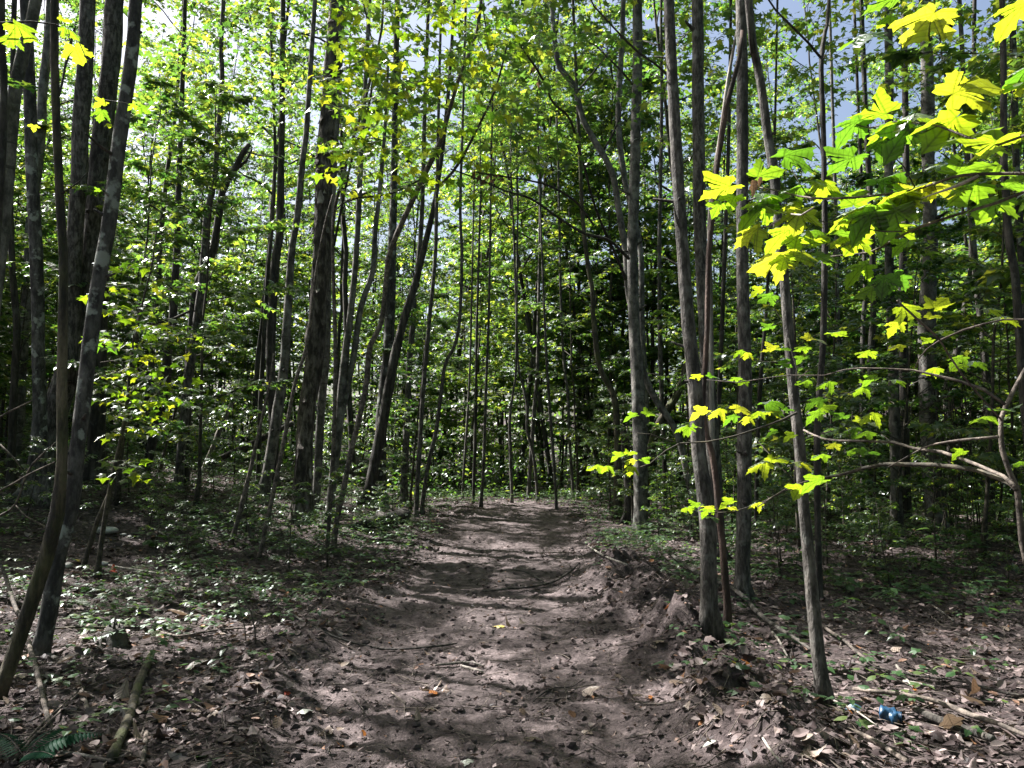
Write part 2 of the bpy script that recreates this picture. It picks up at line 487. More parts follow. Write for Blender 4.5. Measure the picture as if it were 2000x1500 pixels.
def scatter(name, tmpls, pos, fwd, up, size, material, which=None):
    """one mesh of many leaves"""
    N_ = len(pos)
    fwd = nrm(fwd); x = nrm(np.cross(fwd, up)); z = np.cross(x, fwd)
    which = rng.integers(0, len(tmpls), N_) if which is None else which
    Vs = []; Fs = []; off = 0
    for t, (tv, tf) in enumerate(tmpls):
        k = np.where(which == t)[0]
        if not len(k): continue
        M = np.stack([x[k], fwd[k], z[k]], 1) * size[k][:, None, None]
        V = np.einsum('vi,nij->nvj', tv, M) + pos[k][:, None, :]
        Fs.append((tf[None] + (np.arange(len(k)) * len(tv))[:, None, None]).reshape(-1, 3) + off)
        Vs.append(V.reshape(-1, 3)); off += len(k) * len(tv)
    return mesh_np(name, np.concatenate(Vs), [np.concatenate(Fs)], [material], smooth=False)

# ------------------------------------------------------------------ tree variants
def grow(seed, Ht, r0, zb, Rad, nb, twigs, lpt, leaf, top=0.97, elev=32, lean=0.25, sides=6, prof=1.0, twig_len=.5, flat=.28, with_trunk=True, skip=0.0):
    """returns limb MB (leader + limbs, one connected structure) and leaf arrays"""
    g = np.random.default_rng(seed)
    mb = MB()
    nz = max(5, int(Ht / .5))
    zz = np.linspace(0, Ht, nz)
    wx = np.cumsum(g.normal(0, lean * .09, nz)); wy = np.cumsum(g.normal(0, lean * .09, nz))
    wx -= wx[0]; wy -= wy[0]
    rr = r0 * (1 - .92 * (zz / Ht) ** .9) + .004
    tube(mb, np.stack([wx, wy, zz, rr], -1), sides, .06, .0 if not with_trunk else .6, seed, flare_h=.12)
    P, Fw, Up, S = [], [], [], []
    def leafs(pts, n, ls):
        """opposite leaves along a twig (pts m x 3)"""
        d = nrm(pts[-1] - pts[0])
        for t in np.linspace(.12, 1, n):
            f = t * (len(pts) - 1); i = min(int(f), len(pts) - 2); p = pts[i] + (pts[i + 1] - pts[i]) * (f - i)
            side = nrm(np.cross(d, [0, 0, 1.0]))
            for s in ((-1, 1) if t < .97 else (-1, 0, 1)):
                if g.random() < skip: continue
                fw = d * (.5 if s else 1.0) + side * s * g.uniform(.6, 1.1) + g.normal(0, .2, 3) + np.array([0, 0, -.22])
                fw = nrm(fw)
                up = np.array([0, 0, 1.0]) + g.normal(0, flat, 3)
                P.append(p + fw * ls * g.uniform(.15, .4)); Fw.append(fw); Up.append(up); S.append(ls * g.uniform(.62, 1.18))
    ga = g.uniform(0, 6.28)
    for b in range(nb):
        u = (b + .5) / nb
        z0 = zb + (Ht * top - zb) * u ** .9
        ga += 2.4 + g.normal(0, .35)
        Lb = Rad * prof_fn(u, prof) * g.uniform(.65, 1.15)
        e = R(elev + g.normal(0, 9) + 18 * u)
        base = np.array([np.interp(z0, zz, wx), np.interp(z0, zz, wy), z0])
        nseg = 6
        pts = [base]; az = ga
        for k in range(nseg):
            az += g.normal(0, .16); e2 = e * (1 - .75 * k / nseg) + g.normal(0, .07)
            pts.append(pts[-1] + Lb / nseg * np.array([math.cos(az) * math.cos(e2), math.sin(az) * math.cos(e2), math.sin(e2)]))
        pts = np.array(pts)
        rb = max(.006, min(np.interp(z0, zz, rr) * .55, .022 * Lb))
        tube(mb, np.column_stack([pts, np.linspace(rb, .004, nseg + 1)]), 4, cap=False)
        for q in range(twigs):
            t = .18 + .82 * (q + g.uniform(.2, .8)) / twigs
            f = t * nseg; i = min(int(f), nseg - 1); p = pts[i] + (pts[i + 1] - pts[i]) * (f - i)
            d = nrm(pts[i + 1] - pts[i]); side = nrm(np.cross(d, [0, 0, 1.0])) * (1 if q % 2 else -1)
            lt = twig_len * (1.15 - .5 * t) * g.uniform(.6, 1.3) * min(1.4, .35 + Lb * .4)
            dd = nrm(d * .6 + side * g.uniform(.5, 1.0) + np.array([0, 0, g.normal(.03, .15)]))
            tp = np.array([p, p + dd * lt * .5 + [0, 0, .02], p + dd * lt + [0, 0, -.03]])
            tube(mb, np.column_stack([tp, [.004, .003, .002]]), 3, cap=False)
            leafs(tp, lpt, leaf)
        leafs(pts[-2:], max(2, lpt // 2), leaf)
    return mb, (np.array(P), np.array(Fw), np.array(Up), np.array(S))

def prof_fn(u, k):
    # crown outline: widest in the lower half, narrow at the top
    return (.55 + .9 * u if u < .35 else .9 - (.62 * (u - .35) / .65) ** 1.0 * k) + .08

VAR = {}
def variant(key, n, tm, barkk, **kw):
    VAR[key] = []
    for s in range(n):
        mb, (P, Fw, Up, S) = grow(100 * len(VAR) + s * 7 + 3, **kw)
        me_t = mb.mesh(key + "_limbs", BARK[barkk])
        me_c = scatter(key + "_leaves", tm, P, Fw, Up, S, M_CROWN)
        VAR[key].append((me_t, me_c))

# canopy tops (the traced trunks end in one of these), forest poles, leafy saplings, low saplings
variant("canopy", 5, [MAPLE_LO, MAPLE_LO2], "maple", Ht=6.5, r0=.075, zb=.15, Rad=3.0, nb=23, twigs=10, lpt=7, leaf=.14, elev=32, twig_len=.62, with_trunk=False)
variant("airy", 4, [MAPLE_LO, MAPLE_LO2], "maple", Ht=7.0, r0=.07, zb=.15, Rad=3.6, nb=12, twigs=9, lpt=6, leaf=.14, elev=32, twig_len=.66, with_trunk=False)
variant("pole", 5, [OVAL, MAPLE_LO2], "dark", Ht=15, r0=.078, zb=4.2, Rad=3.0, nb=25, twigs=10, lpt=6, leaf=.15, elev=24, twig_len=.62)
variant("sapling", 5, [MAPLE_LO, MAPLE_LO2], "twig", Ht=6.2, r0=.030, zb=.8, Rad=1.9, nb=19, twigs=8, lpt=6, leaf=.12, elev=20, twig_len=.46, flat=.3)
variant("whip", 4, [MAPLE_LO, OVAL], "twig", Ht=2.1, r0=.012, zb=.35, Rad=.75, nb=13, twigs=5, lpt=4, leaf=.085, elev=18, twig_len=.24, flat=.2)

def put(root, name, me, loc=(0, 0, 0), rz=0, sc=(1, 1, 1), rx=0, ry=0):
    o = link(name, me, root, loc); o.rotation_euler = (rx, ry, rz); o.scale = sc
    return o

crowns = []            # (centre, radius) of every crown placed so far, for spacing
def crown_on(root, top, key="canopy", sc=1.0, zs=1.0, k=None):
    """limbs + leaves on top of a traced trunk; top is in the root's local space"""
    k = len(crowns) if k is None else k
    lt, lc = VAR[key][k % len(VAR[key])]
    rz = random.uniform(0, 6.28)
    put(root, "upper_limbs", lt, top, rz, (sc, sc, sc * zs))
    put(root, "crown", lc, top, rz, (sc, sc, sc * zs))
    crowns.append(1)

# ------------------------------------------------------------------ traced trunks: (px, py, width px) from the foot up
def traced(name, label, pts, bark, Y=None, crown=1.0, Hmax=None, foot=True, sides=14, rough=.09, flare=.55, group=None, cat="tree", dY=0.0, zs=1.0, step=.14, key="airy", wob=.0):
    px, py, _ = pts[0]
    if Y is None:
        g = ground_at(px, py); Y = g[1]
    else:
        g = at(px, py, Y)
    rows = []
    for i, (a, b, w) in enumerate(pts):
        y = Y + dY * i / max(1, len(pts) - 1)
        p = at(a, b, y); rows.append([*p, w * y / F / 2])
    rows = np.array(rows)
    if foot:
        zg = hz(rows[0, 0], rows[0, 1])
        if rows[0, 2] > zg + .02:        # foot hidden in the photograph: carry the trunk down to the ground
            d = rows[0, :3] - rows[1, :3]
            k = min((rows[0, 2] - zg) / max(-d[2], .05), 4)
            rows = np.vstack([[rows[0, 0] + d[0] * k * .7, rows[0, 1], zg, rows[0, 3] * 1.08], rows])
        rows[0, 2] = hz(rows[0, 0], rows[0, 1]) - .04
    if Hmax is None: Hmax = rows[0, 2] + max(3.2 + .66 * Y, 12.5 + (px * 7) % 3)
    if rows[-1, 2] < Hmax and crown:
        d = nrm(rows[-1, :3] - rows[-3 if len(rows) > 2 else 0, :3]); d = nrm(d + np.array([0, 0, .6]))
        Lx = (Hmax - rows[-1, 2]) / max(d[2], .4)
        r1 = rows[-1, 3]
        for t in (.5, 1.0):
            rows = np.vstack([rows, [*(rows[int(-1 if t == .5 else -2), :3] + d * Lx * (t if t == .5 else 1.0)), r1 * (1 - .25 * t)]])
    base = rows[0, :3].copy(); base[2] += .04
    root = thing(name, label, cat, base, group)
    mb = MB()
    RS = resample(rows, step)
    RS[:, 3] *= np.interp(np.arange(len(RS)), [0, len(RS) - 1], [1, 1])
    tube(mb, RS, sides, rough, flare, seed=len(crowns) * 3 + int(px) % 17, flare_h=max(.10, rows[0, 3] * 1.4))
    o = link("trunk", mb.mesh("trunk", BARK[bark], base), root)
    if crown:
        crown_on(root, RS[-1, :3] - base - np.array([0, 0, .15]), key, crown, zs)
    root["_rows"] = 0
    del root["_rows"]
    return root, RS, base

def limb(root, base, pts, Y0, Y1, bark, name="branch", sides=6, rough=.05):
    """a traced branch as a part of root; depth goes from Y0 to Y1 along it"""
    rows = []
    for i, (a, b, w) in enumerate(pts):
        y = Y0 + (Y1 - Y0) * i / (len(pts) - 1)
        rows.append([*at(a, b, y), w * y / F / 2])
    mb = MB(); tube(mb, resample(rows, .05 + .01 * Y0), sides, rough)
    o = link(name, mb.mesh(name, BARK[bark], base), root)
    return o

TR = {}
def T(tid, *a, **k):
    TR[tid] = traced(*a, **k)
    return TR[tid]

# --- the near pair and the multi-stemmed clump at the edge of the path
T("t5", "tree", "ridged leaning stem curving down to the ground beside the smooth mossy trunk",
  [(-12, 1420, 25), (35, 1255, 27), (70, 1150, 28), (93, 1080, 27), (112, 1000, 26), (121, 900, 20), (121, 780, 20), (122, 675, 18), (124, 500, 17), (119, 420, 16), (112, 280, 16), (107, 140, 16), (107, 0, 16)], "furrow", Y=4.9, flare=.15, key="airy", crown=.9, sides=18)
T("t8", "tree", "smooth dark trunk leaning inward from a foot in leaf litter near the mossy stick",
  [(76, 1282, 28), (98, 1185, 30), (115, 1080, 29), (138, 1000, 28), (150, 885, 28), (163, 780, 28), (180, 640, 27), (195, 540, 27), (210, 455, 27), (224, 350, 27), (235, 262, 27), (248, 175, 26), (259, 88, 25), (266, -10, 25)], "speckle", flare=.3, crown=.5, Hmax=7.4, sides=20)
root, RS, base = T("clump", "tree", "thick multi-stemmed old trunk with a dark rotten foot, splitting into three stems",
  [(72, 1045, 56), (80, 960, 52), (92, 870, 46), (108, 800, 44), (130, 735, 46), (152, 660, 50), (172, 560, 42), (182, 437, 38), (191, 350, 37), (200, 262, 37), (210, 175, 36), (219, 88, 36), (225, -10, 35)], "maple", Y=12.2, key="airy", crown=.7, sides=22, rough=.11)
limb(root, base, [(136, 745, 34), (140, 640, 34), (143, 525, 32), (147, 455, 31), (154, 350, 31), (157, 262, 31), (163, 175, 31), (168, 88, 30), (172, 0, 29), (176, -180, 26)], 12.0, 11.6, "maple", "stem", 18, .08)
limb(root, base, [(76, 900, 30), (78, 800, 25), (75, 700, 24), (74, 600, 24), (71, 500, 24), (66, 400, 23), (61, 280, 23), (57, 140, 22), (50, 0, 21), (46, -160, 18)], 11.8, 11.3, "speckle", "stem", 16, .08)
T("t2", "tree", "pale smooth trunk slanting across the dark edge, its foot out of view",
  [(-30, 760, 26), (-8, 560, 25), (8, 420, 25), (21, 266, 25), (31, 168, 24), (52, 77, 23), (72, -10, 22)], "smooth", Y=8.0, key="airy", crown=.9)
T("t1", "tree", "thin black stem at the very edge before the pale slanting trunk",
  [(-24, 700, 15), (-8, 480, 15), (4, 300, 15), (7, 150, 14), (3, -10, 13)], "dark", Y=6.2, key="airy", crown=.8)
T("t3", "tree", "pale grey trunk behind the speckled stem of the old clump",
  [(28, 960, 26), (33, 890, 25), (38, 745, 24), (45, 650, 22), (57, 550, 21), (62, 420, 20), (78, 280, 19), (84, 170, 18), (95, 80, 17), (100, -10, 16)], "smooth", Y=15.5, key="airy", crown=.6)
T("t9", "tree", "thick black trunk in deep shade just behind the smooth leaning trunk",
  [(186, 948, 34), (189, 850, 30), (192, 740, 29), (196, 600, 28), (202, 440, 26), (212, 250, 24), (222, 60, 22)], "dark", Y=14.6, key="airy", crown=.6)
T("t9b", "tree", "slim dark stem rising before the thick pale grey trunk",
  [(22, 905, 15), (28, 745, 14), (33, 640, 13), (24, 520, 12), (20, 380, 11), (24, 200, 10), (28, 0, 10)], "dark", Y=13.0, key="airy", crown=.5)

# --- between the clump and the shaggy tree
root, RS, base = T("t11", "tree", "forked tree with paired dark and grey stems on the leafy bank",
  [(345, 985, 19), (350, 930, 17), (357, 850, 17), (367, 745, 16), (378, 675, 16), (388, 605, 16), (399, 500, 14), (403, 425, 12), (418, 350, 11), (427, 245, 10), (434, 150, 9), (432, 88, 9), (437, -10, 8)], "maple", Y=15.2, crown=.95)
limb(root, base, [(360, 948, 20), (362, 850, 20), (368, 745, 19), (376, 640, 18), (384, 560, 17), (413, 500, 15), (425, 437, 14), (434, 375, 14), (444, 354, 13), (458, 332, 12), (474, 300, 11), (487, 281, 9)], 15.4, 15.2, "dark", "stem", 12)
limb(root, base, [(460, 333, 7), (480, 315, 6), (492, 292, 5)], 15.3, 15.3, "dark")
limb(root, base, [(480, 296, 4), (510, 304, 3), (540, 306, 2), (562, 318, 2)], 15.2, 15.0, "dark")
limb(root, base, [(373, 606, 5), (340, 622, 5), (300, 632, 4), (262, 634, 2)], 15.3, 14.6, "dark")
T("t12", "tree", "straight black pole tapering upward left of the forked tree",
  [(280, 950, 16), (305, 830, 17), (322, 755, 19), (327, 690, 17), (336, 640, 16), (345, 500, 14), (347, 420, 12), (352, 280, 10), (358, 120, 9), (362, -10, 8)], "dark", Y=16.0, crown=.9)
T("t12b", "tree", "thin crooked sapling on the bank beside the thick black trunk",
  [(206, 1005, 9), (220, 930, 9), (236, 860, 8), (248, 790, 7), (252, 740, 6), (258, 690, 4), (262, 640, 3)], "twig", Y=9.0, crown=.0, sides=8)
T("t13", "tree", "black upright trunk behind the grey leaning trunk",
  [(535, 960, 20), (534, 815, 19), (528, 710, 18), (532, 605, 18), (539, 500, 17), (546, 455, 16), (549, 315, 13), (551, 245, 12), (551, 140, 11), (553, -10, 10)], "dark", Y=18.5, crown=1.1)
T("t14", "tree", "smooth pale grey trunk leaning away from the bank, sunlit on one side",
  [(514, 965, 22), (524, 915, 21), (532, 867, 21), (546, 780, 20), (556, 710, 18), (560, 640, 17), (569, 500, 14), (581, 420, 13), (591, 315, 12), (598, 262, 11), (606, 140, 10), (616, -10, 9)], "smooth", Y=15.6, crown=.95)
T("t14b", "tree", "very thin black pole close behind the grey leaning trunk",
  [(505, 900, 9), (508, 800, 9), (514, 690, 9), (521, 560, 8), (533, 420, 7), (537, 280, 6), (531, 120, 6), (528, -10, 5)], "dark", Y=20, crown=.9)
shag, RSs, bs = T("t15", "tree", "big shaggy-barked tree with peeling plates beside the path",
  [(587, 1032, 40), (590, 985, 36), (591, 920, 35), (598, 815, 34), (609, 745, 33), (616, 675, 33), (623, 570, 33), (626, 525, 33), (630, 420, 33), (633, 315, 33), (642, 210, 32), (647, 140, 31), (654, 70, 30), (658, -10, 29)], "shaggy", Y=14.0, crown=1.1, sides=24, rough=.14, flare=.35)
T("t16", "tree", "slim pale trunk standing tight beside the big shaggy tree",
  [(616, 985, 16), (619, 960, 16), (626, 815, 16), (632, 740, 16), (637, 675, 16), (641, 520, 14), (648, 420, 13), (654, 300, 12), (663, 150, 11), (668, -10, 10)], "smooth", Y=15.0, crown=.9)
T("t17", "tree", "pale slender twin trunk forking low beside the shaggy tree",
  [(645, 992, 17), (651, 930, 16), (660, 850, 17), (668, 745, 15), (676, 680, 14), (684, 620, 13), (694, 520, 12), (700, 420, 11), (704, 320, 11), (713, 175, 9), (722, -10, 8)], "smooth", Y=14.6, crown=.95)
limb(TR["t17"][0], TR["t17"][2], [(662, 835, 13), (676, 770, 12), (690, 700, 12), (705, 600, 12), (728, 530, 11), (733, 450, 10), (741, 380, 9), (752, 250, 7), (758, 120, 6)], 14.6, 14.8, "smooth", "stem", 10)
t19r, t19, t19b = T("t19", "tree", "curving young tree arching over the path, lit along its upper stem",
  [(650, 1085, 12), (657, 1021, 11), (671, 955, 11), (685, 885, 10), (702, 815, 11), (716, 745, 11), (723, 675, 11), (744, 633, 10), (755, 535, 10), (758, 505, 10), (776, 455, 11), (804, 395, 11), (828, 343, 11), (860, 276, 10), (878, 215, 8), (895, 157, 8), (930, 66, 7), (941, -10, 6)], "stick", crown=.0, sides=10)
T("t20", "tree", "patchy grey trunk crossed by a black leaning trunk",
  [(742, 958, 24), (744, 880, 22), (745, 815, 21), (752, 740, 21), (758, 692, 21), (762, 600, 20), (766, 480, 17), (769, 380, 14), (772, 200, 12), (776, -10, 11)], "speckle", Y=19.0, crown=1.1)
T("t21", "tree", "black trunk leaning outward across the patchy grey trunk",
  [(722, 958, 22), (737, 880, 21), (752, 800, 20), (772, 692, 18), (790, 622, 16), (811, 552, 14), (832, 470, 12), (850, 390, 10), (868, 260, 8), (880, 120, 7), (888, -10, 6)], "dark", Y=18.6, crown=1.0)
T("t22", "tree", "thin straight grey pole near the far end of the fallen log",
  [(814, 968, 9), (821, 850, 9), (828, 745, 9), (839, 622, 8), (850, 500, 8), (853, 380, 7), (857, 200, 6), (862, -10, 5)], "maple", Y=17.4, crown=.9)
T("t23", "tree", "wavering thin pole just past the grey pole by the log",
  [(828, 960, 8), (838, 900, 8), (852, 840, 8), (860, 780, 8), (870, 710, 7), (888, 675, 7), (898, 620, 7), (902, 500, 6), (899, 400, 6), (905, 200, 5), (910, -10, 5)], "maple", Y=18.2, crown=.9)
T("t23b", "tree", "slim trunk half hidden in leaves behind the leaning black trunk",
  [(790, 925, 14), (796, 800, 12), (800, 700, 12), (806, 640, 11), (812, 560, 10), (824, 420, 9), (830, 200, 8)], "maple", Y=22, crown=.55)
# thin poles over the far end of the path
for (k, lab, pts, Y) in [
    ("p1", "thin pale pole beyond the path with its lower stem lit", [(940, 975, 7), (944, 920, 6), (948, 800, 6), (951, 710, 5), (955, 600, 5), (960, 300, 4)], 21),
    ("p2", "thin dark pole leaning slightly over the end of the path", [(925, 955, 6), (928, 850, 6), (930, 740, 5), (931, 650, 5), (938, 400, 4)], 22),
    ("p3", "crooked thin stem over the middle of the path end", [(1000, 970, 6), (997, 890, 6), (996, 815, 6), (1003, 760, 5), (1008, 715, 5), (1010, 500, 4)], 22.5),
    ("p4", "thin stem with a sharp elbow beyond the path end", [(1048, 945, 6), (1042, 890, 6), (1032, 850, 6), (1029, 830, 6), (1030, 795, 6), (1020, 745, 5), (1012, 705, 4), (1005, 500, 4)], 23),
    ("p5", "slim straight stem rising from the litter at the end of the path", [(1087, 992, 6), (1083, 920, 6), (1075, 815, 6), (1068, 715, 5), (1066, 675, 5), (1058, 480, 4), (1050, 250, 4)], 20.5),
    ("p6", "grey pole with a paler twin behind the slim straight stem", [(1035, 920, 8), (1040, 850, 8), (1045, 780, 8), (1050, 710, 7), (1052, 600, 6), (1056, 350, 5)], 24),
    ("p7", "very thin shaded stem nearest the wavering pole", [(905, 935, 5), (912, 830, 5), (917, 740, 4), (920, 640, 4), (925, 400, 3)], 24.5),
    ("p8", "slender stem bending toward the sinuous mid tree", [(1118, 940, 6), (1112, 850, 6), (1109, 770, 6), (1100, 690, 5), (1095, 560, 5), (1090, 300, 4)], 23.5),
]:
    T(k, "young_tree", lab, pts, "maple" if k != "p2" else "dark", Y=Y, crown=.48, Hmax=6.5 + len(pts) * .4, sides=8, cat="young tree", flare=.2)

# --- the far side of the path
T("t24", "tree", "sinuous dark tree twisting upward across the straight grey trunk",
  [(1362, 1002, 12), (1346, 948, 12), (1329, 867, 13), (1311, 825, 13), (1280, 780, 13), (1262, 740, 13), (1252, 710, 13), (1240, 640, 12), (1226, 560, 12), (1222, 490, 13), (1210, 420, 13), (1199, 350, 13), (1184, 312, 13), (1168, 287, 13), (1150, 255, 12), (1140, 238, 12), (1130, 200, 12), (1122, 168, 12), (1108, 150, 12), (1094, 133, 12), (1086, 100, 11), (1082, 60, 10), (1076, -10, 8)], "smooth", Y=15.4, crown=.9, flare=.15)
limb(TR["t24"][0], TR["t24"][2], [(1128, 178, 5), (1148, 155, 4), (1172, 125, 3), (1205, 80, 2)], 15.4, 15.2, "smooth")
limb(TR["t24"][0], TR["t24"][2], [(1178, 295, 4), (1200, 255, 4), (1212, 225, 3), (1213, 200, 3)], 15.4, 15.3, "dark")
T("t25", "tree", "straight pale grey trunk standing at the edge of the path's far bend",
  [(1252, 1042, 29), (1252, 1000, 28), (1251, 885, 28), (1247, 780, 25), (1241, 675, 23), (1235, 535, 21), (1237, 420, 21), (1241, 280, 21), (1245, 140, 20), (1245, -10, 19)], "smooth", crown=1.05, sides=18, flare=.25)
limb(TR["t25"][0], TR["t25"][2], [(1236, 165, 5), (1215, 140, 5), (1190, 115, 4), (1165, 90, 4), (1150, 82, 3)], 14.2, 13.6, "smooth")
T("t26", "tree", "sinuous mid-distance tree whose stem rises from a rotten mossy foot",
  [(1206, 985, 17), (1207, 920, 15), (1206, 850, 13), (1203, 800, 13), (1196, 765, 12), (1175, 727, 11), (1166, 690, 11), (1163, 657, 11), (1158, 610, 10), (1157, 570, 9), (1147, 510, 9), (1138, 420, 8), (1130, 250, 7)], "moss", Y=17.8, crown=1.0, flare=.8)
T("t26b", "dead_tree", "black hollow dead trunk leaning beside the straight pale grey trunk",
  [(1230, 1002, 20), (1229, 950, 19), (1224, 900, 17), (1220, 860, 14), (1217, 830, 9)], "dark", Y=16.4, crown=0, cat="dead tree")
T("t26c", "dead_tree", "mossy dead trunk leaning at a steep slant behind the sinuous dark tree",
  [(1252, 985, 18), (1276, 860, 17), (1286, 830, 16), (1300, 806, 16), (1320, 776, 15), (1334, 740, 13), (1341, 705, 10)], "moss", Y=19, crown=0, cat="dead tree")
T("t27", "tree", "tall grey trunk with a crooked red dead stem at its side, near the path",
  [(1386, 1236, 33), (1384, 1180, 32), (1384, 1115, 31), (1381, 1010, 31), (1373, 945, 30), (1365, 885, 29), (1356, 745, 27), (1345, 640, 26), (1335, 510, 25), (1329, 430, 24), (1324, 350, 24), (1317, 230, 23), (1313, 140, 22), (1306, -10, 21)], "maple", crown=.85, sides=22, rough=.08, flare=.4)
limb(TR["t27"][0], TR["t27"][2], [(1315, 170, 7), (1302, 145, 6), (1280, 125, 5), (1250, 105, 5), (1225, 82, 5), (1195, 50, 4), (1160, 12, 4), (1150, -10, 3)], 6.5, 6.0, "dark")
T("t28", "tree", "trunk rising directly behind the tall grey trunk and the red stem",
  [(1402, 1045, 27), (1397, 940, 27), (1388, 815, 26), (1381, 710, 26), (1370, 510, 25), (1366, 420, 25), (1365, 280, 25), (1363, 140, 24), (1362, -10, 23)], "maple", Y=11.0, crown=.9, sides=18)
T("t29", "dead_tree", "crooked reddish dead stem hugging the tall grey trunk",
  [(1422, 1242, 14), (1421, 1185, 14), (1412, 1080, 13), (1404, 1000, 12), (1400, 950, 12), (1391, 885, 11), (1380, 850, 10), (1373, 800, 10), (1377, 720, 10), (1381, 640, 10), (1384, 500, 10), (1391, 430, 10), (1397, 360, 11), (1402, 315, 11), (1410, 260, 11), (1417, 215, 11), (1432, 160, 10), (1444, 112, 9), (1450, 60, 7)], "red", Y=6.7, crown=0, cat="dead tree", rough=.2, flare=.3, sides=12)
T("t29b", "dead_tree", "bare pale snag slanting behind the reddish dead stem",
  [(1390, 820, 10), (1388, 600, 9), (1386, 430, 8), (1396, 330, 8), (1408, 260, 8), (1418, 180, 7), (1430, 110, 6), (1440, 55, 4)], "pale", Y=9.2, crown=0, cat="dead tree", rough=.2)
T("t30", "tree", "straight dark grey trunk midway between the tall grey trunk and the leaning sapling",
  [(1449, 1168, 30), (1450, 1100, 28), (1453, 1010, 28), (1454, 885, 27), (1455, 760, 26), (1452, 610, 25), (1450, 510, 24), (1450, 420, 23), (1450, 315, 23), (1450, 140, 22), (1447, -10, 21)], "maple", crown=.9, sides=20, flare=.4)
t31r, t31, t31b = T("t31", "tree", "young leaning trunk by the blue bottle, one side brightly sunlit",
  [(1611, 1372, 25), (1604, 1320, 25), (1597, 1272, 24), (1587, 1167, 24), (1576, 1045, 22), (1570, 990, 21), (1564, 900, 21), (1559, 850, 21), (1548, 745, 20), (1541, 657, 19), (1531, 535, 19), (1524, 490, 19), (1517, 410, 19), (1513, 350, 19), (1499, 262, 18), (1485, 157, 17), (1471, 88, 16), (1461, -10, 16)], "maple", crown=.72, sides=20, flare=.4, rough=.07)
T("t32", "tree", "thin dark forked pole just behind the young leaning trunk",
  [(1600, 1162, 13), (1597, 1021, 12), (1596, 900, 13), (1597, 815, 13), (1605, 710, 12), (1608, 657, 12), (1611, 500, 12), (1611, 420, 11), (1608, 245, 10), (1604, 120, 10), (1612, 60, 8), (1620, -10, 7)], "dark", Y=8.4, crown=.75, sides=12, flare=.2)
limb(TR["t32"][0], TR["t32"][2], [(1604, 114, 6), (1580, 85, 5), (1545, 50, 5), (1515, 20, 4), (1495, -10, 4)], 8.4, 8.0, "dark")
T("t33", "tree", "slender pale trunk with a sunlit band, in front of a black trunk",
  [(1751, 1048, 23), (1751, 1000, 22), (1750, 900, 21), (1747, 815, 21), (1743, 700, 19), (1741, 640, 18), (1737, 525, 17), (1736, 400, 17), (1736, 315, 17), (1737, 175, 16), (1734, -10, 15)], "smooth", crown=1.0, sides=16, flare=.15)
T("t34", "tree", "stoutest pale trunk, dappled with sun behind the large yellow leaves",
  [(1831, 1038, 38), (1828, 1000, 35), (1821, 930, 34), (1813, 800, 33), (1811, 640, 32), (1814, 540, 28), (1818, 470, 26), (1816, 400, 25), (1813, 315, 24), (1811, 140, 24), (1806, -10, 22)], "smooth", crown=1.1, sides=20, flare=.2)
T("t35", "tree", "dark thin trunk crossing the edge behind the maple leaves",
  [(2013, 1000, 17), (2008, 860, 17), (2000, 780, 16), (1990, 640, 16), (1982, 530, 15), (1972, 480, 15), (1966, 400, 14), (1961, 315, 14), (1960, 140, 12), (1957, -10, 11)], "dark", Y=9.5, crown=.85)
for (k, lab, pts, Y, b) in [
    ("q1", "dark thin trunk behind the sunlit side of the slender pale trunk", [(1704, 985, 15), (1703, 850, 14), (1701, 700, 13), (1706, 590, 12), (1700, 400, 11), (1690, 200, 10)], 17.5, "dark"),
    ("q2", "black trunk close behind the slender pale trunk", [(1770, 985, 19), (1766, 850, 18), (1765, 700, 17), (1764, 520, 15), (1770, 380, 13), (1768, 200, 12), (1765, 0, 11)], 17, "dark"),
    ("q3", "thin dark pole between the tall grey trunk and the dark grey trunk", [(1399, 985, 10), (1402, 850, 10), (1406, 740, 9), (1412, 590, 9), (1418, 420, 8), (1425, 200, 7)], 14.5, "dark"),
    ("q4", "pale far pole seen between the thin forked pole and the dark trunk", [(1645, 935, 10), (1643, 800, 10), (1640, 700, 9), (1636, 610, 8), (1632, 400, 7)], 24, "smooth"),
    ("q5", "slim dark stem beside the far pale pole", [(1685, 930, 9), (1684, 800, 9), (1686, 640, 9), (1690, 560, 8), (1684, 400, 7), (1676, 200, 6)], 19, "dark"),
    ("q6", "slim stem just behind the straight dark grey trunk", [(1478, 930, 8), (1480, 850, 8), (1487, 720, 8), (1494, 640, 7), (1500, 540, 6), (1512, 300, 5)], 15.5, "dark"),
    ("q7", "grey trunk beyond the brush tangle", [(1934, 990, 17), (1932, 860, 16), (1924, 700, 15), (1908, 560, 13), (1898, 440, 12), (1890, 320, 11), (1882, 150, 9)], 16.5, "maple"),
    ("q8", "spotted slender trunk near the edge behind the forked sapling", [(2010, 900, 17), (2004, 640, 16), (1996, 500, 15), (1990, 420, 14), (1984, 300, 13), (1978, 60, 12)], 12.0, "speckle"),
    ("q9", "dark stem bending behind the stoutest pale trunk", [(1862, 985, 15), (1856, 850, 14), (1850, 760, 14), (1868, 690, 13), (1885, 600, 12), (1896, 520, 10), (1900, 300, 9)], 18.5, "dark"),
    ("q10", "slim pale stem past the straight pale grey trunk", [(1300, 985, 9), (1297, 880, 9), (1290, 700, 9), (1288, 480, 8), (1292, 250, 7)], 20, "maple"),
    ("q11", "pale branching trunk behind the straight pale grey trunk", [(1262, 930, 13), (1260, 760, 13), (1254, 640, 12), (1250, 480, 11), (1222, 360, 11), (1208, 250, 12), (1210, 170, 12), (1216, 60, 10)], 19.5, "smooth"),
]:
    T(k, "tree", lab, pts, b, Y=Y, crown=.95, sides=12, flare=.2)

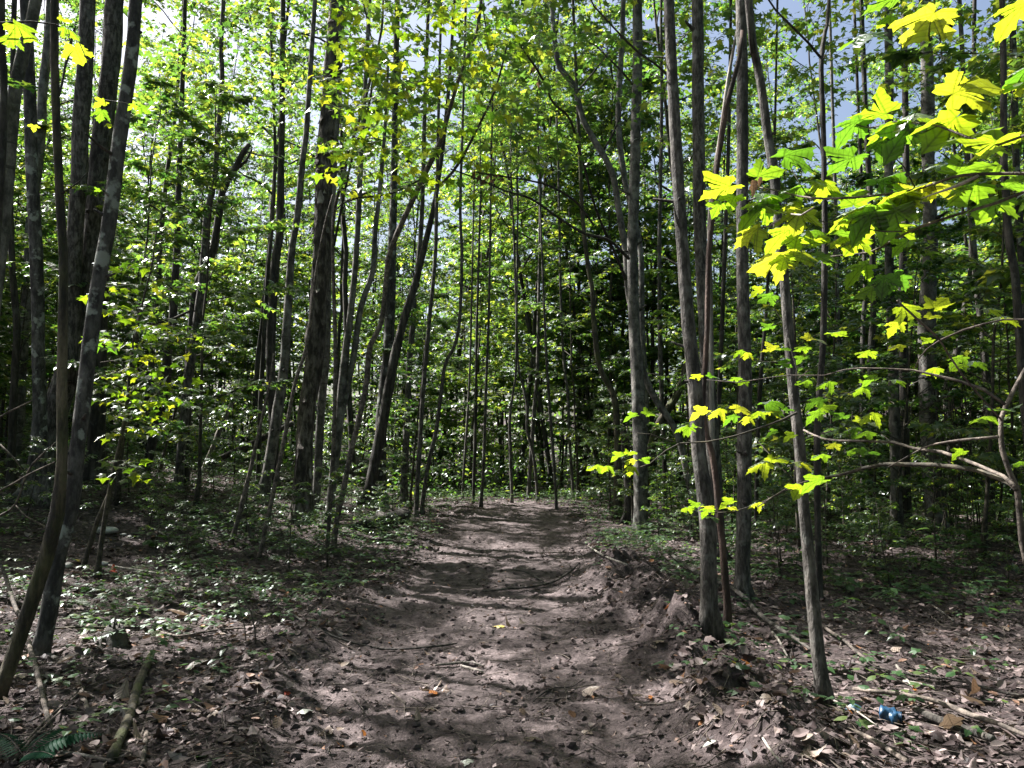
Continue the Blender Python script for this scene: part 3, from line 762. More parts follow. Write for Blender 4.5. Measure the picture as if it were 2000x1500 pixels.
# saplings at the near left edge of the path
T("sa", "young_tree", "thin bare sapling leaning over the litter beside a second one",
  [(448, 1066, 10), (465, 1015, 9), (478, 960, 9), (490, 915, 8), (500, 867, 7), (511, 820, 6), (526, 750, 5), (535, 690, 4)], "stick", crown=0, sides=8, cat="young tree", flare=.1)
T("sb", "young_tree", "taller thin sapling curving up past the shaggy tree's foot",
  [(503, 1099, 9), (516, 1045, 9), (528, 990, 9), (546, 902, 8), (560, 832, 8), (577, 745, 7), (592, 700, 6), (605, 640, 6), (611, 580, 5), (619, 520, 5), (634, 440, 4), (650, 380, 3)], "stick", crown=0, sides=8, cat="young tree", flare=.1)

# snapped twig stubs and branch scars on the nearer trunks
for key, n_, bk in (("t27", 9, "maple"), ("t28", 6, "maple"), ("t30", 8, "maple"), ("t31", 9, "maple"), ("t33", 7, "smooth"), ("t34", 8, "smooth"), ("t25", 8, "smooth"), ("t8", 9, "speckle"), ("t5", 6, "furrow"), ("t14", 6, "smooth"), ("clump", 8, "maple"), ("t32", 6, "dark")):
    rt, RS_, bs_ = TR[key]; m_ = int(len(RS_) * .72)
    for q in range(n_):
        i = random.randint(5, max(7, m_)); c = RS_[i, :3] - bs_; r = RS_[i, 3]
        th = random.uniform(-3.4, .3); out = np.array([math.cos(th), math.sin(th), 0.0]); L_ = random.choice([.015, .02, .03, .08, .18]) * random.uniform(.7, 1.3); r2 = r * random.uniform(.16, .3)
        up = np.array([0, 0, random.uniform(.1, .7)])
        mb = MB(); tube(mb, np.array([[*(c + out * r * .7), r2 * 1.8], [*(c + out * r * 1.02), r2 * 1.15], [*(c + out * (r + L_ * .6) + up * L_ * .5), r2 * .8], [*(c + out * (r + L_) + up * L_), r2 * .55]]), 7, .2, seed=q)
        link("branch_stub" if L_ > .05 else "branch_scar", mb.mesh("branch_stub", BARK["dark" if q % 3 else bk]), rt)

# peeling bark plates on the shaggy tree
for q in range(70):
    i = random.randint(4, len(RSs) - 8); c = RSs[i, :3] - bs; r = RSs[i, 3]
    th = random.uniform(-2.9, .4)
    out = np.array([math.cos(th), math.sin(th), 0]); tn = np.array([-out[1], out[0], 0])
    w = random.uniform(.03, .065); h = random.uniform(.10, .28); lift = random.uniform(.02, .07)
    V = []
    for a in range(4):
        t = a / 3
        for s in (-1, 0, 1):
            p = c + out * (r * 1.02 + lift * (1 - t) ** 2 - .012 * abs(s)) + tn * s * w * (.6 + .4 * math.sin(3 * t + q)) + np.array([0, 0, h * (t - .5)])
            V.append(p)
    V = np.array(V); V = np.vstack([V, V - out * .008])
    Fq = [[a * 3 + s, a * 3 + s + 1, a * 3 + s + 4, a * 3 + s + 3] for a in range(3) for s in range(2)]
    Fq += [[12 + x for x in reversed(f)] for f in Fq]
    me = mesh_np("bark_plate", V, [np.array(Fq)], [BARK["shaggy" if q % 3 else "pale"]])
    link("bark_plate", me, shag)
SHADE = [(-7.4, 7.2, .75, .5), (-6.0, 5.6, .6, .5), (-10.8, 11.6, .9, 1.15), (-12.5, 14.2, 1.0, 1.1), (-6.2, 6.9, .6, .75), (-11.5, 1.0, 1.0, 1.0), (-4.5, -3.5, 1.0, 1.0), (4.2, -3.0, 1.0, 1.0), (6.8, 2.2, 1.0, 1.0), (9.5, 6.5, 1.0, 1.0)]
# ------------------------------------------------------------------ large maple leaves seen close: each one a part
HALF = [(0, 0), (.06, -.11), (.18, -.20), (.33, -.25), (.35, -.14), (.45, -.12), (.41, .0), (.38, .06), (.52, .11), (.56, .2), (.69, .24), (.66, .33), (.75, .47), (.60, .45), (.55, .51),
        (.47, .44), (.35, .42), (.25, .42), (.27, .55), (.37, .64), (.26, .68), (.24, .79), (.13, .82), (0, 1.0)]
def big_leaf(seed, cup, droop, wave):
    g = np.random.default_rng(seed)
    h = np.array(HALF); h = h + np.column_stack([g.normal(0, .012, len(h)), g.normal(0, .012, len(h))]); h[0] = 0; h[-1, 0] = 0
    l = h[1:-1] * [-1, 1] + g.normal(0, .02, (len(h) - 2, 2))
    outl = np.vstack([h, l[::-1]]); n = len(outl); c = np.array([0, .10])
    V = [c]; 
    for t in (.33, .68, 1.0): V += list(c + (outl - c) * t)
    V = np.array(V)
    r = np.hypot(V[:, 0], V[:, 1]); an = np.arctan2(V[:, 0], V[:, 1])
    z = -cup * np.abs(V[:, 0]) ** 1.5 - droop * np.clip(V[:, 1], 0, None) ** 1.8 + wave * np.sin(an * 5 + seed) * r ** 1.5 * .5 + .05 * np.abs(V[:, 0]) * (r < .4)
    V = np.column_stack([V, z])
    a = np.arange(n); b = (a + 1) % n
    tri = np.stack([np.zeros(n, int), 1 + a, 1 + b], -1)
    q = [np.stack([1 + k * n + a, 1 + (k + 1) * n + a, 1 + (k + 1) * n + b, 1 + k * n + b], -1) for k in (0, 1)]
    return mesh_np("maple_leaf", V, [tri, np.vstack(q)], [M_YELLOW])
BIG = [big_leaf(1, .25, .2, .16), big_leaf(2, .55, .3, .18), big_leaf(3, -.25, .5, .14), big_leaf(4, .4, .1, .26), big_leaf(5, .15, .65, .14), big_leaf(6, .7, .45, .2), big_leaf(7, -.35, .2, .22)]

def leaf_obj(root, base, px, py, w, Y, ang, k, v=0, name="leaf", meshes=None):
    """large leaf centred at a pixel, w photograph pixels wide; ang = where its tip points in the picture; k = how face-on it hangs (>0 shows the underside)"""
    c = at(px, py, Y); V = -nrm(ray(px, py))
    Rr = nrm(np.cross(-V, [0, 0, 1.0])); U = np.cross(Rr, -V)
    Nn = nrm(U * math.sqrt(max(0, 1 - k * k)) - V * k)
    d = Rr * math.cos(R(ang)) + U * math.sin(R(ang))
    ax = nrm(d - V * (np.dot(d, Nn) / np.dot(V, Nn)))
    X = np.cross(ax, Nn)
    s = w * Y / F / SPRAY
    pos = c - ax * s * .38
    M = Matrix(((X[0] * s, ax[0] * s, Nn[0] * s, pos[0] - base[0]), (X[1] * s, ax[1] * s, Nn[1] * s, pos[1] - base[1]), (X[2] * s, ax[2] * s, Nn[2] * s, pos[2] - base[2]), (0, 0, 0, 1)))
    ms = meshes or BIG
    o = link(name, ms[(v + int(px + py)) % len(ms)], root); o.matrix_local = M
    return pos

SPRAY = 1.12
def branch_thing(name, label, pts, Y0, Y1, bark, group=None, sides=8):
    base = at(pts[0][0], pts[0][1], Y0)
    root = thing(name, label, "branch", base, group)
    rows = []
    for i, (a, b, w) in enumerate(pts):
        y = Y0 + (Y1 - Y0) * i / (len(pts) - 1); rows.append([*at(a, b, y), w * y / F / 2])
    mb = MB(); tube(mb, resample(rows, .03), sides, .08)
    link("stem", mb.mesh("stem", BARK[bark], base), root)
    return root, base

def petiole(root, base, p, q, r=.0012):
    m = (np.array(p) + np.array(q)) / 2 + [0, 0, .01]
    mb = MB(); tube(mb, np.array([[*p, r], [*m, r], [*q, r * 1.3]]), 5)
    link("leaf_stalk", mb.mesh("leaf_stalk", BARK["stick"], base), root)

# upper branch: the sun-bleached leaves. (px, py, width, tip angle, face-on)
B0 = [(2060, 240, 7), (2000, 265, 6), (1950, 283, 5), (1890, 268, 5), (1830, 245, 4), (1790, 240, 4), (1745, 238, 3), (1700, 250, 3), (1665, 240, 2)]
r0_, b0_ = branch_thing("maple_branch", "uppermost overhanging maple branch with huge sun-bleached yellow leaves", B0, 1.55, 1.95, "stick")
for i, (x, y, w, a, k) in enumerate([(1800, 48, 112, 215, .55), (1898, 163, 112, 20, .75), (1700, 222, 92, 170, .5), (1660, 245, 70, 200, .45), (1840, 252, 112, 215, .62), (1908, 258, 116, 25, .45),
        (1800, 215, 92, 20, .22), (1755, 270, 84, 215, .6), (1722, 283, 50, 260, .5), (1938, 285, 96, 230, .3), (1990, 140, 70, 190, .5), (1980, 22, 90, 200, .45), (1725, 5, 88, 190, .4), (1728, 40, 40, 200, .5), (1690, 70, 84, 205, -.12), (1745, 250, 80, 240, .35), (1985, 165, 60, 180, .35)]):
    leaf_obj(r0_, b0_, x, y, w, 1.6 + .35 * (2000 - x) / 340 + .02 * (i % 3), a, k, i)
B1 = [(2060, 338, 8), (2000, 339, 7), (1910, 340, 7), (1860, 346, 6), (1830, 357, 6), (1790, 370, 6), (1700, 383, 5), (1610, 388, 5), (1560, 383, 4), (1530, 375, 3), (1500, 369, 3), (1484, 366, 2)]
r1_, b1_ = branch_thing("maple_branch", "overhanging maple branch with yellow-green leaves and one dead hanging leaf", B1, 1.7, 2.25, "stick")
limb(r1_, b1_, [(1911, 343, 7), (1880, 358, 8), (1850, 370, 6), (1820, 380, 3), (1800, 388, 2)], 1.78, 1.9, "pale", "twig")
limb(r1_, b1_, [(1578, 384, 3), (1560, 355, 2), (1543, 325, 2), (1545, 305, 2)], 2.1, 2.15, "twig", "twig")
limb(r1_, b1_, [(1787, 366, 3), (1765, 325, 3), (1740, 300, 2), (1725, 285, 2)], 1.95, 1.9, "twig", "twig")
limb(r1_, b1_, [(1590, 405, 4), (1565, 420, 4), (1545, 418, 3)], 2.0, 2.1, "pale", "twig")
limb(r1_, b1_, [(1524, 427, 4), (1505, 440, 4), (1487, 446, 3)], 2.1, 2.15, "pale", "twig")
for i, (x, y, w, a, k) in enumerate([(1555, 294, 82, 20, .6), (1647, 318, 78, 205, .55), (1500, 338, 66, 15, .6), (1402, 372, 82, 195, .5), (1475, 408, 80, 195, .45), (1558, 428, 74, 250, .65), (1462, 455, 62, 200, .65), (1735, 345, 84, 30, .55),
        (1672, 380, 76, 75, .75), (1660, 415, 86, 190, .5), (1738, 424, 88, 235, .6), (1545, 372, 60, 190, .4), (1595, 350, 44, 20, .35), (1500, 375, 60, 10, .35), (1770, 360, 60, 20, .5), (1750, 385, 76, 200, .45), (1430, 390, 44, 230, .4), (1400, 405, 38, 220, .5),
        (1520, 410, 46, 30, .4), (1835, 320, 44, 40, .15), (1840, 350, 90, 10, .35), (1895, 330, 92, 10, .4), (1780, 390, 60, 330, .45), (1540, 395, 50, 180, .4), (1690, 425, 80, 210, .5), (1800, 370, 66, 190, .35), (1605, 362, 60, 250, .4), (1485, 390, 60, 190, .3)]):
    leaf_obj(r1_, b1_, x, y, w, 1.8 + .4 * (2000 - x) / 600 + .025 * (i % 3), a, k, i)
# the dead hanging leaf
DEADM = mesh_np("dead_leaf", *(lambda tv, tf: (tv * [.6, 1, 1.6], [tf]))(*CURL), [M_DEAD["brown"]])
leaf_obj(r1_, b1_, 1472, 362, 36, 2.12, 262, .85, 0, "dead_leaf", [DEADM])
leaf_obj(r1_, b1_, 1484, 350, 24, 2.11, 250, .6, 0, "dead_leaf", [DEADM])
B2 = [(2060, 356, 7), (2000, 375, 7), (1950, 395, 7), (1900, 410, 6), (1850, 425, 6), (1800, 442, 6), (1770, 455, 5), (1740, 472, 5), (1700, 492, 4), (1650, 498, 3), (1600, 503, 2)]
r2_, b2_ = branch_thing("maple_branch", "long slanting maple branch beneath the dead hanging leaf, shaded olive leaves along it", B2, 1.75, 2.3, "stick")
limb(r2_, b2_, [(1762, 452, 3), (1725, 452, 3), (1690, 447, 3), (1650, 442, 2), (1610, 434, 2), (1595, 428, 2)], 1.98, 2.15, "twig", "twig")
for i, (x, y, w, a, k) in enumerate([(1503, 507, 84, 190, .55), (1568, 493, 64, 20, .6), (1612, 497, 48, 10, .55), (1598, 470, 54, 20, .55), (1590, 448, 50, 30, .5), (1522, 458, 70, 200, .5), (1645, 455, 56, 350, .4), (1667, 478, 62, 215, .5), (1555, 470, 60, 250, .5), (1530, 512, 46, 250, .6),
        (1760, 438, 70, 10, .35), (1760, 478, 44, 200, .4), (1885, 372, 84, 200, .45), (1930, 405, 88, 220, .45), (1970, 335, 80, 10, .35), (1985, 365, 60, 350, .4), (1675, 525, 60, 200, .45), (1745, 545, 56, 205, .55), (1725, 550, 50, 250, .5), (1690, 567, 46, 195, .5), (1700, 438, 70, 200, .3), (1640, 470, 50, 200, .35)]):
    leaf_obj(r2_, b2_, x, y, w, 1.85 + .4 * (2000 - x) / 500 + .025 * (i % 3), a, k, i)

SPRAY = 1.42
# the forked sapling at the edge and its long branches, leaves two to four metres away
FS = [(2075, 1560, 14), (2040, 1250, 12), (1996, 1060, 11), (1987, 955, 11), (1971, 920, 10), (1958, 880, 10), (1955, 853, 9), (1955, 819, 9), (1965, 792, 9), (1981, 760, 8), (2000, 725, 7), (2040, 660, 6)]
fr, fRS, fb = T("fs", "young_tree", "forked grey sapling whose long bare branches reach across toward the stout pale trunk", FS, "stick", Y=3.4, crown=0, sides=10, cat="young tree", flare=.1, foot=False)
def FL(pts, Y0, Y1, b="stick"): limb(fr, fb, pts, Y0, Y1, b)
FL([(1964, 790, 7), (1920, 760, 7), (1869, 743, 6), (1824, 732, 5), (1784, 723, 4), (1733, 720, 3), (1680, 719, 3), (1650, 722, 3), (1610, 733, 2), (1540, 733, 2), (1500, 738, 2), (1442, 747, 2), (1380, 742, 1.5)], 3.0, 3.6, "stick")
FL([(1957, 821, 4), (1933, 795, 4), (1907, 765, 4), (1880, 733, 4), (1853, 693, 4), (1835, 663, 4), (1824, 652, 5), (1789, 621, 5), (1752, 587, 4)], 3.0, 2.7)
FL([(2040, 620, 5), (2000, 624, 4), (1960, 624, 4), (1920, 633, 4), (1880, 645, 4), (1837, 664, 4), (1811, 681, 3), (1795, 700, 3), (1787, 720, 2)], 2.6, 3.0)
FL([(1951, 853, 6), (1915, 856, 5), (1880, 859, 5), (1850, 863, 4), (1827, 867, 4), (1800, 876, 3), (1760, 899, 3), (1735, 912, 2)], 3.0, 3.3)
FL([(1982, 950, 9), (1960, 930, 8), (1907, 907, 7), (1870, 893, 7), (1840, 883, 7), (1787, 876, 6), (1747, 864, 6), (1693, 861, 5), (1640, 861, 5), (1612, 858, 4), (1590, 850, 4), (1570, 840, 4)], 3.0, 4.3)
FL([(1984, 956, 10), (1973, 945, 10), (1940, 930, 10), (1907, 918, 10), (1867, 912, 9), (1827, 908, 9), (1773, 907, 8), (1720, 907, 8), (1680, 916, 7), (1640, 928, 6), (1600, 935, 4), (1540, 952, 3), (1480, 990, 2)], 3.0, 4.2, "twig")
sets = [
 (3.1, [(1776, 605, 58, 330, .6), (1835, 592, 58, 40, .6), (1747, 635, 42, 210, .5), (1789, 632, 30, 10, .4), (1850, 643, 40, 15, .4), (1890, 632, 38, 10, .4), (1811, 667, 28, 200, .4), (1749, 676, 36, 190, .3), (1755, 696, 36, 190, .35), (1819, 721, 40, 190, .4), (1869, 701, 42, 200, .35), (1909, 703, 44, 15, .35), (1872, 716, 34, 200, .4), (1824, 619, 34, 10, .4), (1939, 600, 44, 10, .3), (1965, 615, 54, 15, .3), (1755, 740, 34, 10, .3), (1834, 891, 30, 230, .4), (1872, 884, 34, 200, .4), (1700, 740, 40, 190, .3), (1660, 745, 40, 200, .3), (1690, 690, 44, 200, .3), (1905, 595, 30, 20, .2), (1890, 670, 40, 190, .12), (1920, 815, 50, 200, .15), (1960, 800, 60, 20, .15), (1985, 890, 40, 20, .2), (1990, 905, 30, 200, .35)]),
 (3.5, [(1478, 568, 32, 195, .5), (1496, 582, 46, 200, .5), (1521, 584, 16, 10, .6), (1442, 687, 26, 190, .35), (1458, 692, 24, 230, .4), (1502, 683, 42, 185, .35), (1530, 682, 38, 10, .3), (1510, 669, 20, 100, .4), (1530, 700, 34, 200, .35), (1532, 712, 36, 350, .35), (1564, 680, 38, 190, .3), (1592, 660, 52, 10, .3), (1636, 648, 48, 15, .3), (1564, 700, 28, 200, .3), (1562, 712, 24, 340, .35),
        (1358, 734, 30, 190, .35), (1394, 734, 30, 15, .4), (1369, 743, 12, 250, .6), (1434, 739, 30, 185, .3), (1450, 746, 26, 200, .4), (1478, 737, 34, 15, .3), (1568, 745, 36, 185, .3), (1610, 746, 44, 190, .25), (1654, 750, 36, 195, .3), (1680, 758, 40, 200, .3), (1695, 746, 34, 20, .3),
        (1590, 782, 46, 190, .35), (1616, 793, 44, 10, .5), (1590, 808, 42, 195, .4), (1574, 770, 40, 10, .3), (1508, 844, 26, 185, .4), (1542, 851, 30, 195, .45), (1596, 844, 34, 10, .35), (1696, 810, 48, 200, .3), (1694, 822, 52, 15, .3), (1684, 846, 48, 190, .3), (1640, 815, 44, 200, .3), (1660, 835, 40, 185, .3), (1700, 800, 40, 20, .3), (1625, 870, 34, 200, .35), (1600, 890, 40, 190, .3), (1570, 900, 44, 10, .3), (1480, 905, 56, 190, .35), (1520, 900, 50, 10, .3), (1600, 895, 40, 30, .3), (1668, 880, 40, 200, .35), (1700, 885, 44, 10, .3), (1545, 925, 40, 200, .3), (1590, 940, 60, 190, .3), (1560, 955, 50, 210, .3)]),
]
for Yb, L in sets:
    for i, (x, y, w, a, k) in enumerate(L):
        if i % 3 == 2 and w < 42: continue
        leaf_obj(fr, fb, x, y, w * 1.12, Yb + .12 * (i % 4), a, k, i)
# the bright low branch of the young leaning trunk and its lower sprays
limb(t31r, t31b, [(1556, 806, 5), (1530, 819, 4), (1490, 834, 4), (1440, 850, 3), (1380, 863, 3), (1328, 866, 3), (1300, 880, 2), (1270, 905, 2), (1244, 915, 2)], 4.7, 4.5, "twig")
limb(t31r, t31b, [(1328, 866, 2), (1300, 858, 2), (1270, 848, 1.5), (1244, 846, 1.5)], 4.5, 4.4, "twig")
limb(t31r, t31b, [(1540, 660, 3), (1548, 695, 2.5), (1556, 720, 2.5), (1554, 745, 2.5)], 4.62, 4.6, "pale")
limb(t31r, t31b, [(1566, 945, 3), (1530, 960, 3), (1480, 985, 2.5), (1430, 1000, 2), (1385, 1002, 2)], 4.7, 4.4, "twig")
for i, (x, y, w, a, k) in enumerate([(1450, 794, 48, 20, .55), (1510, 783, 56, 20, .55), (1366, 804, 46, 190, .4), (1398, 802, 42, 200, .35), (1426, 814, 38, 190, .3), (1458, 817, 30, 230, .35), (1478, 808, 38, 200, .35), (1510, 801, 42, 10, .3), (1542, 801, 24, 10, .35),
        (1232, 812, 34, 185, .3), (1272, 806, 40, 20, .5), (1330, 834, 32, 190, .4), (1345, 838, 26, 250, .4), (1362, 832, 24, 20, .4), (1206, 889, 34, 190, .3), (1234, 885, 32, 20, .4), (1260, 900, 26, 340, .4), (1230, 899, 28, 190, .3), (1160, 911, 40, 190, .3), (1182, 911, 36, 200, .15), (1232, 916, 30, 250, .5),
        (1356, 988, 36, 190, .3), (1384, 988, 32, 15, .3), (1380, 995, 34, 200, .3), (1420, 980, 38, 190, .35), (1428, 990, 32, 20, .3), (1392, 1008, 32, 10, .15), (1474, 982, 34, 190, .3), (1340, 992, 30, 195, .3), (1500, 640, 34, 200, .35)]):
    leaf_obj(t31r, t31b, x, y, w * 1.08, 4.35 + .1 * (i % 3), a, k, i)
# leaves hanging close at the other edge
LB = [(-60, 40, 6), (0, 45, 5), (60, 42, 4), (110, 48, 3), (150, 72, 2)]
rl_, bl_ = branch_thing("maple_branch", "dim overhanging branch with drooping dark green leaves before the old clump", LB, 1.9, 2.0, "twig")
for i, (x, y, w, a, k) in enumerate([(48, 58, 78, 340, .55), (20, 78, 50, 250, .5), (152, 105, 62, 300, .75), (140, 58, 50, 350, .18), (130, 40, 36, 20, .4), (196, 200, 34, 200, .5), (197, 222, 36, 260, .7), (213, 245, 18, 270, .5), (283, 213, 34, 340, .6), (258, 206, 24, 200, .5), (66, 248, 22, 270, .5), (190, 372, 17, 200, .5)]):
    leaf_obj(rl_, bl_, x, y, w, 1.9 + .1 * (i % 3), a, k, i)
limb(rl_, bl_, [(150, 72, 2), (180, 140, 2), (205, 195, 1.5), (212, 240, 1)], 2.0, 2.1, "twig", "twig")
limb(rl_, bl_, [(205, 195, 1.5), (240, 200, 1.2), (275, 208, 1)], 2.1, 2.1, "twig", "twig")

# ------------------------------------------------------------------ saplings whose leaves show one by one
SMALL = [mesh_np("leaf", v, [f], [M_YELLOW], smooth=False) for v, f in (MAPLE_LO, MAPLE_LO2)]
def leaf_parts(root, base, Ps, n, g, keep=None):
    """leaf parts on root at the leaf arrays Ps (world)"""
    P, Fw, Up, S = Ps
    idx = g.permutation(len(P))[:n]
    for i in idx:
        y = nrm(Fw[i]); x = nrm(np.cross(y, Up[i])); z = np.cross(x, y); s = S[i]; p = P[i] - base
        o = link("leaf", SMALL[i % 2], root)
        o.matrix_local = Matrix(((x[0] * s, y[0] * s, z[0] * s, p[0]), (x[1] * s, y[1] * s, z[1] * s, p[1]), (x[2] * s, y[2] * s, z[2] * s, p[2]), (0, 0, 0, 1)))

def sprays(root, base, spec, seed, size, n_per, spread):
    """leafy twigs hung round pixel centres: spec rows (px, py, Y, length px)"""
    g = np.random.default_rng(seed); P, Fw, Up, S = [], [], [], []
    for (x, y, Y, Lp, dirx) in spec:
        mb = MB()
        a = at(x, y, Y); L = Lp * Y / F
        az = (0 if dirx > 0 else math.pi) + g.normal(0, .5)
        d = np.array([math.cos(az), math.sin(az) * .8, g.normal(.0, .12)])
        p0 = a - d * L * .5; p1 = a + d * L * .5
        tube(mb, np.array([[*p0, .004], [*((p0 + p1) / 2 + [0, 0, .03]), .003], [*p1, .0015]]), 3)
        link("twig", mb.mesh("twig", BARK["twig"], base), root)
        side = nrm(np.cross(d, [0, 0, 1.0]))
        for q in range(n_per):
            t = (q + .5) / n_per
            for s in (-1, 1):
                c = p0 + (p1 - p0) * t + side * s * g.uniform(.02, spread) + [0, 0, g.normal(0, .03)]
                fw = nrm(side * s + d * g.uniform(.1, .9) + g.normal(0, .3, 3) + [0, 0, -.35])
                P.append(c); Fw.append(fw); Up.append(np.array([0, 0, 1]) + g.normal(0, .35, 3)); S.append(size * g.uniform(.7, 1.2))
    return np.array(P), np.array(Fw), np.array(Up), np.array(S)

g_ = np.random.default_rng(5)
spec = [(x, y, 9.6 + .5 * math.sin(i * 1.7), 90, 1 if i % 2 else -1) for i, (x, y) in enumerate([(690, 25), (660, 155), (700, 90), (730, 100), (770, 120), (800, 60), (830, 30), (880, 45), (930, 60), (760, 180), (720, 215), (800, 210), (860, 165), (900, 110), (960, 130), (985, 40), (740, 300), (790, 330), (830, 370), (770, 375), (820, 290), (880, 250), (910, 300), (855, 345), (930, 380), (960, 210), (1000, 90), (700, 330), (670, 300), (745, 250), (900, 20), (950, 320)])]
leaf_parts(t19r, t19b, sprays(t19r, t19b, spec, 3, .15, 5, .14), 299, g_)
limb(t19r, t19b, [(826, 348, 5), (800, 362, 4), (770, 376, 4), (740, 383, 4), (700, 386, 4), (668, 398, 3), (650, 415, 2)], 10.9, 10.4, "dark")
limb(t19r, t19b, [(862, 360, 6), (885, 335, 6), (905, 305, 6), (930, 255, 5), (955, 205, 5), (975, 150, 4), (990, 90, 4)], 11, 10.4, "dark")
def spray_mass(root, base, n, x0, x1, y0, y1, Y0, Y1, seed, size, per, spread, seg=80, dens=None):
    g = np.random.default_rng(seed); P, Fw, Up, S = [], [], [], []; mb = MB()
    for q in range(n):
        x, y, Y = g.uniform(x0, x1), g.uniform(y0, y1), g.uniform(Y0, Y1)
        a = at(x, y, Y); L = seg * Y / F * g.uniform(.6, 1.3); az = g.uniform(0, 6.28)
        d = np.array([math.cos(az), math.sin(az), g.normal(.0, .15)]); p0 = a - d * L * .5; p1 = a + d * L * .5
        tube(mb, np.array([[*p0, .004], [*((p0 + p1) / 2 + [0, 0, .03]), .003], [*p1, .0015]]), 3, cap=False)
        side = nrm(np.cross(d, [0, 0, 1.0]))
        for k in range(per):
            for s in (-1, 1):
                c = p0 + (p1 - p0) * (k + .5) / per + side * s * g.uniform(.02, spread) + [0, 0, g.normal(0, .03)]
                P.append(c); Fw.append(nrm(side * s + d * g.uniform(.1, .9) + g.normal(0, .3, 3) + [0, 0, -.35])); Up.append(np.array([0, 0, 1]) + g.normal(0, .35, 3)); S.append(size * g.uniform(.65, 1.2))
    o = link("foliage", scatter("foliage", [MAPLE_LO, MAPLE_LO2], np.array(P), np.array(Fw), np.array(Up), np.array(S), M_CROWN), root); o.location = -Vector(base); o['kind'] = 'stuff'
    o = link("fine_twigs", mb.mesh("fine_twigs", BARK["twig"], base), root); o['kind'] = 'stuff'
spray_mass(t19r, t19b, 140, 650, 1130, -120, 330, 10.0, 12.5, 71, .14, 5, .14)
spray_mass(TR["t25"][0], TR["t25"][2], 150, 980, 1480, -160, 280, 12.0, 16.5, 72, .14, 5, .14)
spray_mass(TR["clump"][0], TR["clump"][2], 120, 240, 560, -140, 230, 13.0, 17.0, 73, .13, 5, .14)
spray_mass(TR["t34"][0], TR["t34"][2], 170, 1440, 1990, -140, 230, 11.0, 15.5, 74, .13, 5, .14)
spray_mass(TR["t13"][0], TR["t13"][2], 190, 300, 720, -140, 330, 17.0, 22.0, 75, .14, 5, .16, 70)
# long arching dead branch over the path
ar, ab = branch_thing("arching_branch", "long thin bare branch arching over the path toward the straight pale grey trunk", [(1228, 505, 7), (1190, 470, 6), (1140, 455, 6), (1090, 425, 5), (1040, 390, 5), (985, 372, 4), (940, 352, 4), (880, 330, 3)], 12.5, 9.5, "dark", sides=6)
ar2, ab2 = branch_thing("arching_branch", "higher bare branch bending above the long thin one, a dead leaf clump near its end", [(1160, 440, 5), (1130, 400, 5), (1105, 380, 5), (1070, 362, 5), (1030, 352, 4), (985, 345, 4), (950, 340, 4), (925, 335, 3)], 12.0, 9.5, "dark", sides=6)
for i in range(7):
    leaf_obj(ar2, ab2, 925 + 9 * i, 340 + (i * 7) % 17, 22, 9.6, 260 - 15 * i, .7, i, "dead_leaf", [DEADM])
ar3, ab3 = branch_thing("arching_branch", "dark crooked branch descending through the leaves toward the sinuous tree, dead leaf hanging", [(1000, 60, 3), (1020, 95, 4), (1045, 130, 5), (1065, 165, 5), (1080, 200, 5), (1105, 222, 5), (1118, 245, 5), (1125, 275, 5), (1140, 320, 5), (1155, 380, 5), (1170, 425, 5), (1185, 460, 6), (1204, 500, 6), (1222, 545, 7)], 10.5, 14.5, "dark", sides=6)
leaf_obj(ar3, ab3, 1052, 160, 26, 10.9, 268, .8, 1, "dead_leaf", [DEADM])
leaf_obj(ar3, ab3, 1040, 135, 22, 10.8, 230, .8, 2, "dead_leaf", [DEADM])

# twin-stemmed sapling climbing beside the shaggy tree
sx, sRS, sB = T("sx", "young_tree", "twin-stemmed climbing sapling between the shaggy tree and the arching young tree, bright leaves",
  [(640, 1060, 8), (650, 900, 8), (655, 700, 8), (650, 480, 7), (655, 400, 7), (672, 345, 6), (680, 295, 6), (700, 240, 6), (722, 160, 6), (731, 118, 5), (745, 60, 5), (749, -10, 4)], "stick", Y=11.8, crown=0, sides=8, cat="young tree", flare=.1)
limb(sx, sB, [(652, 480, 6), (668, 400, 5), (690, 300, 5), (712, 240, 5), (725, 180, 5), (731, 110, 4), (722, 60, 3), (708, 0, 3)], 11.8, 11.6, "dark", "stem")
spec = [(x, y, 10.6 + .4 * math.sin(i), 80, 1 if i % 2 else -1) for i, (x, y) in enumerate([(640, 160), (665, 30), (690, 130), (655, 185), (700, 95), (725, 90), (750, 140), (680, 210), (660, 290), (720, 270), (770, 155), (800, 180), (640, 340), (700, 375)])]
leaf_parts(sx, sB, sprays(sx, sB, spec, 4, .15, 5, .14), 140, g_)

# sunlit sapling before the bank
by = T("sl", "young_tree", "leafy sapling in a shaft of sun before the bank, tiers of bright leaves",
  [(192, 1012, 9), (215, 960, 8), (236, 880, 8), (252, 800, 7), (254, 745, 6), (256, 700, 6), (268, 640, 5), (280, 585, 4), (296, 520, 3), (306, 450, 3)], "twig", Y=9.4, crown=0, sides=8, cat="young tree", flare=.1)
spec = [(x, y, 8.8 + .5 * math.sin(i * 2.1), 100, 1 if i % 2 else -1) for i, (x, y) in enumerate([(205, 592), (230, 610), (270, 635), (300, 640), (210, 665), (245, 680), (265, 695), (215, 735), (240, 725), (290, 720), (310, 735), (330, 740), (225, 790), (260, 790), (290, 780), (320, 775), (340, 785), (250, 815), (235, 850), (270, 840), (240, 520), (260, 560), (300, 810), (235, 905), (245, 925), (215, 560), (320, 700), (345, 655), (230, 760), (275, 755)])]
leaf_parts(by[0], by[2], sprays(by[0], by[2], spec, 6, .125, 5, .11), 280, g_)
limb(by[0], by[2], [(253, 748, 4), (272, 735, 4), (290, 722, 3)], 9.3, 9.2, "stick")
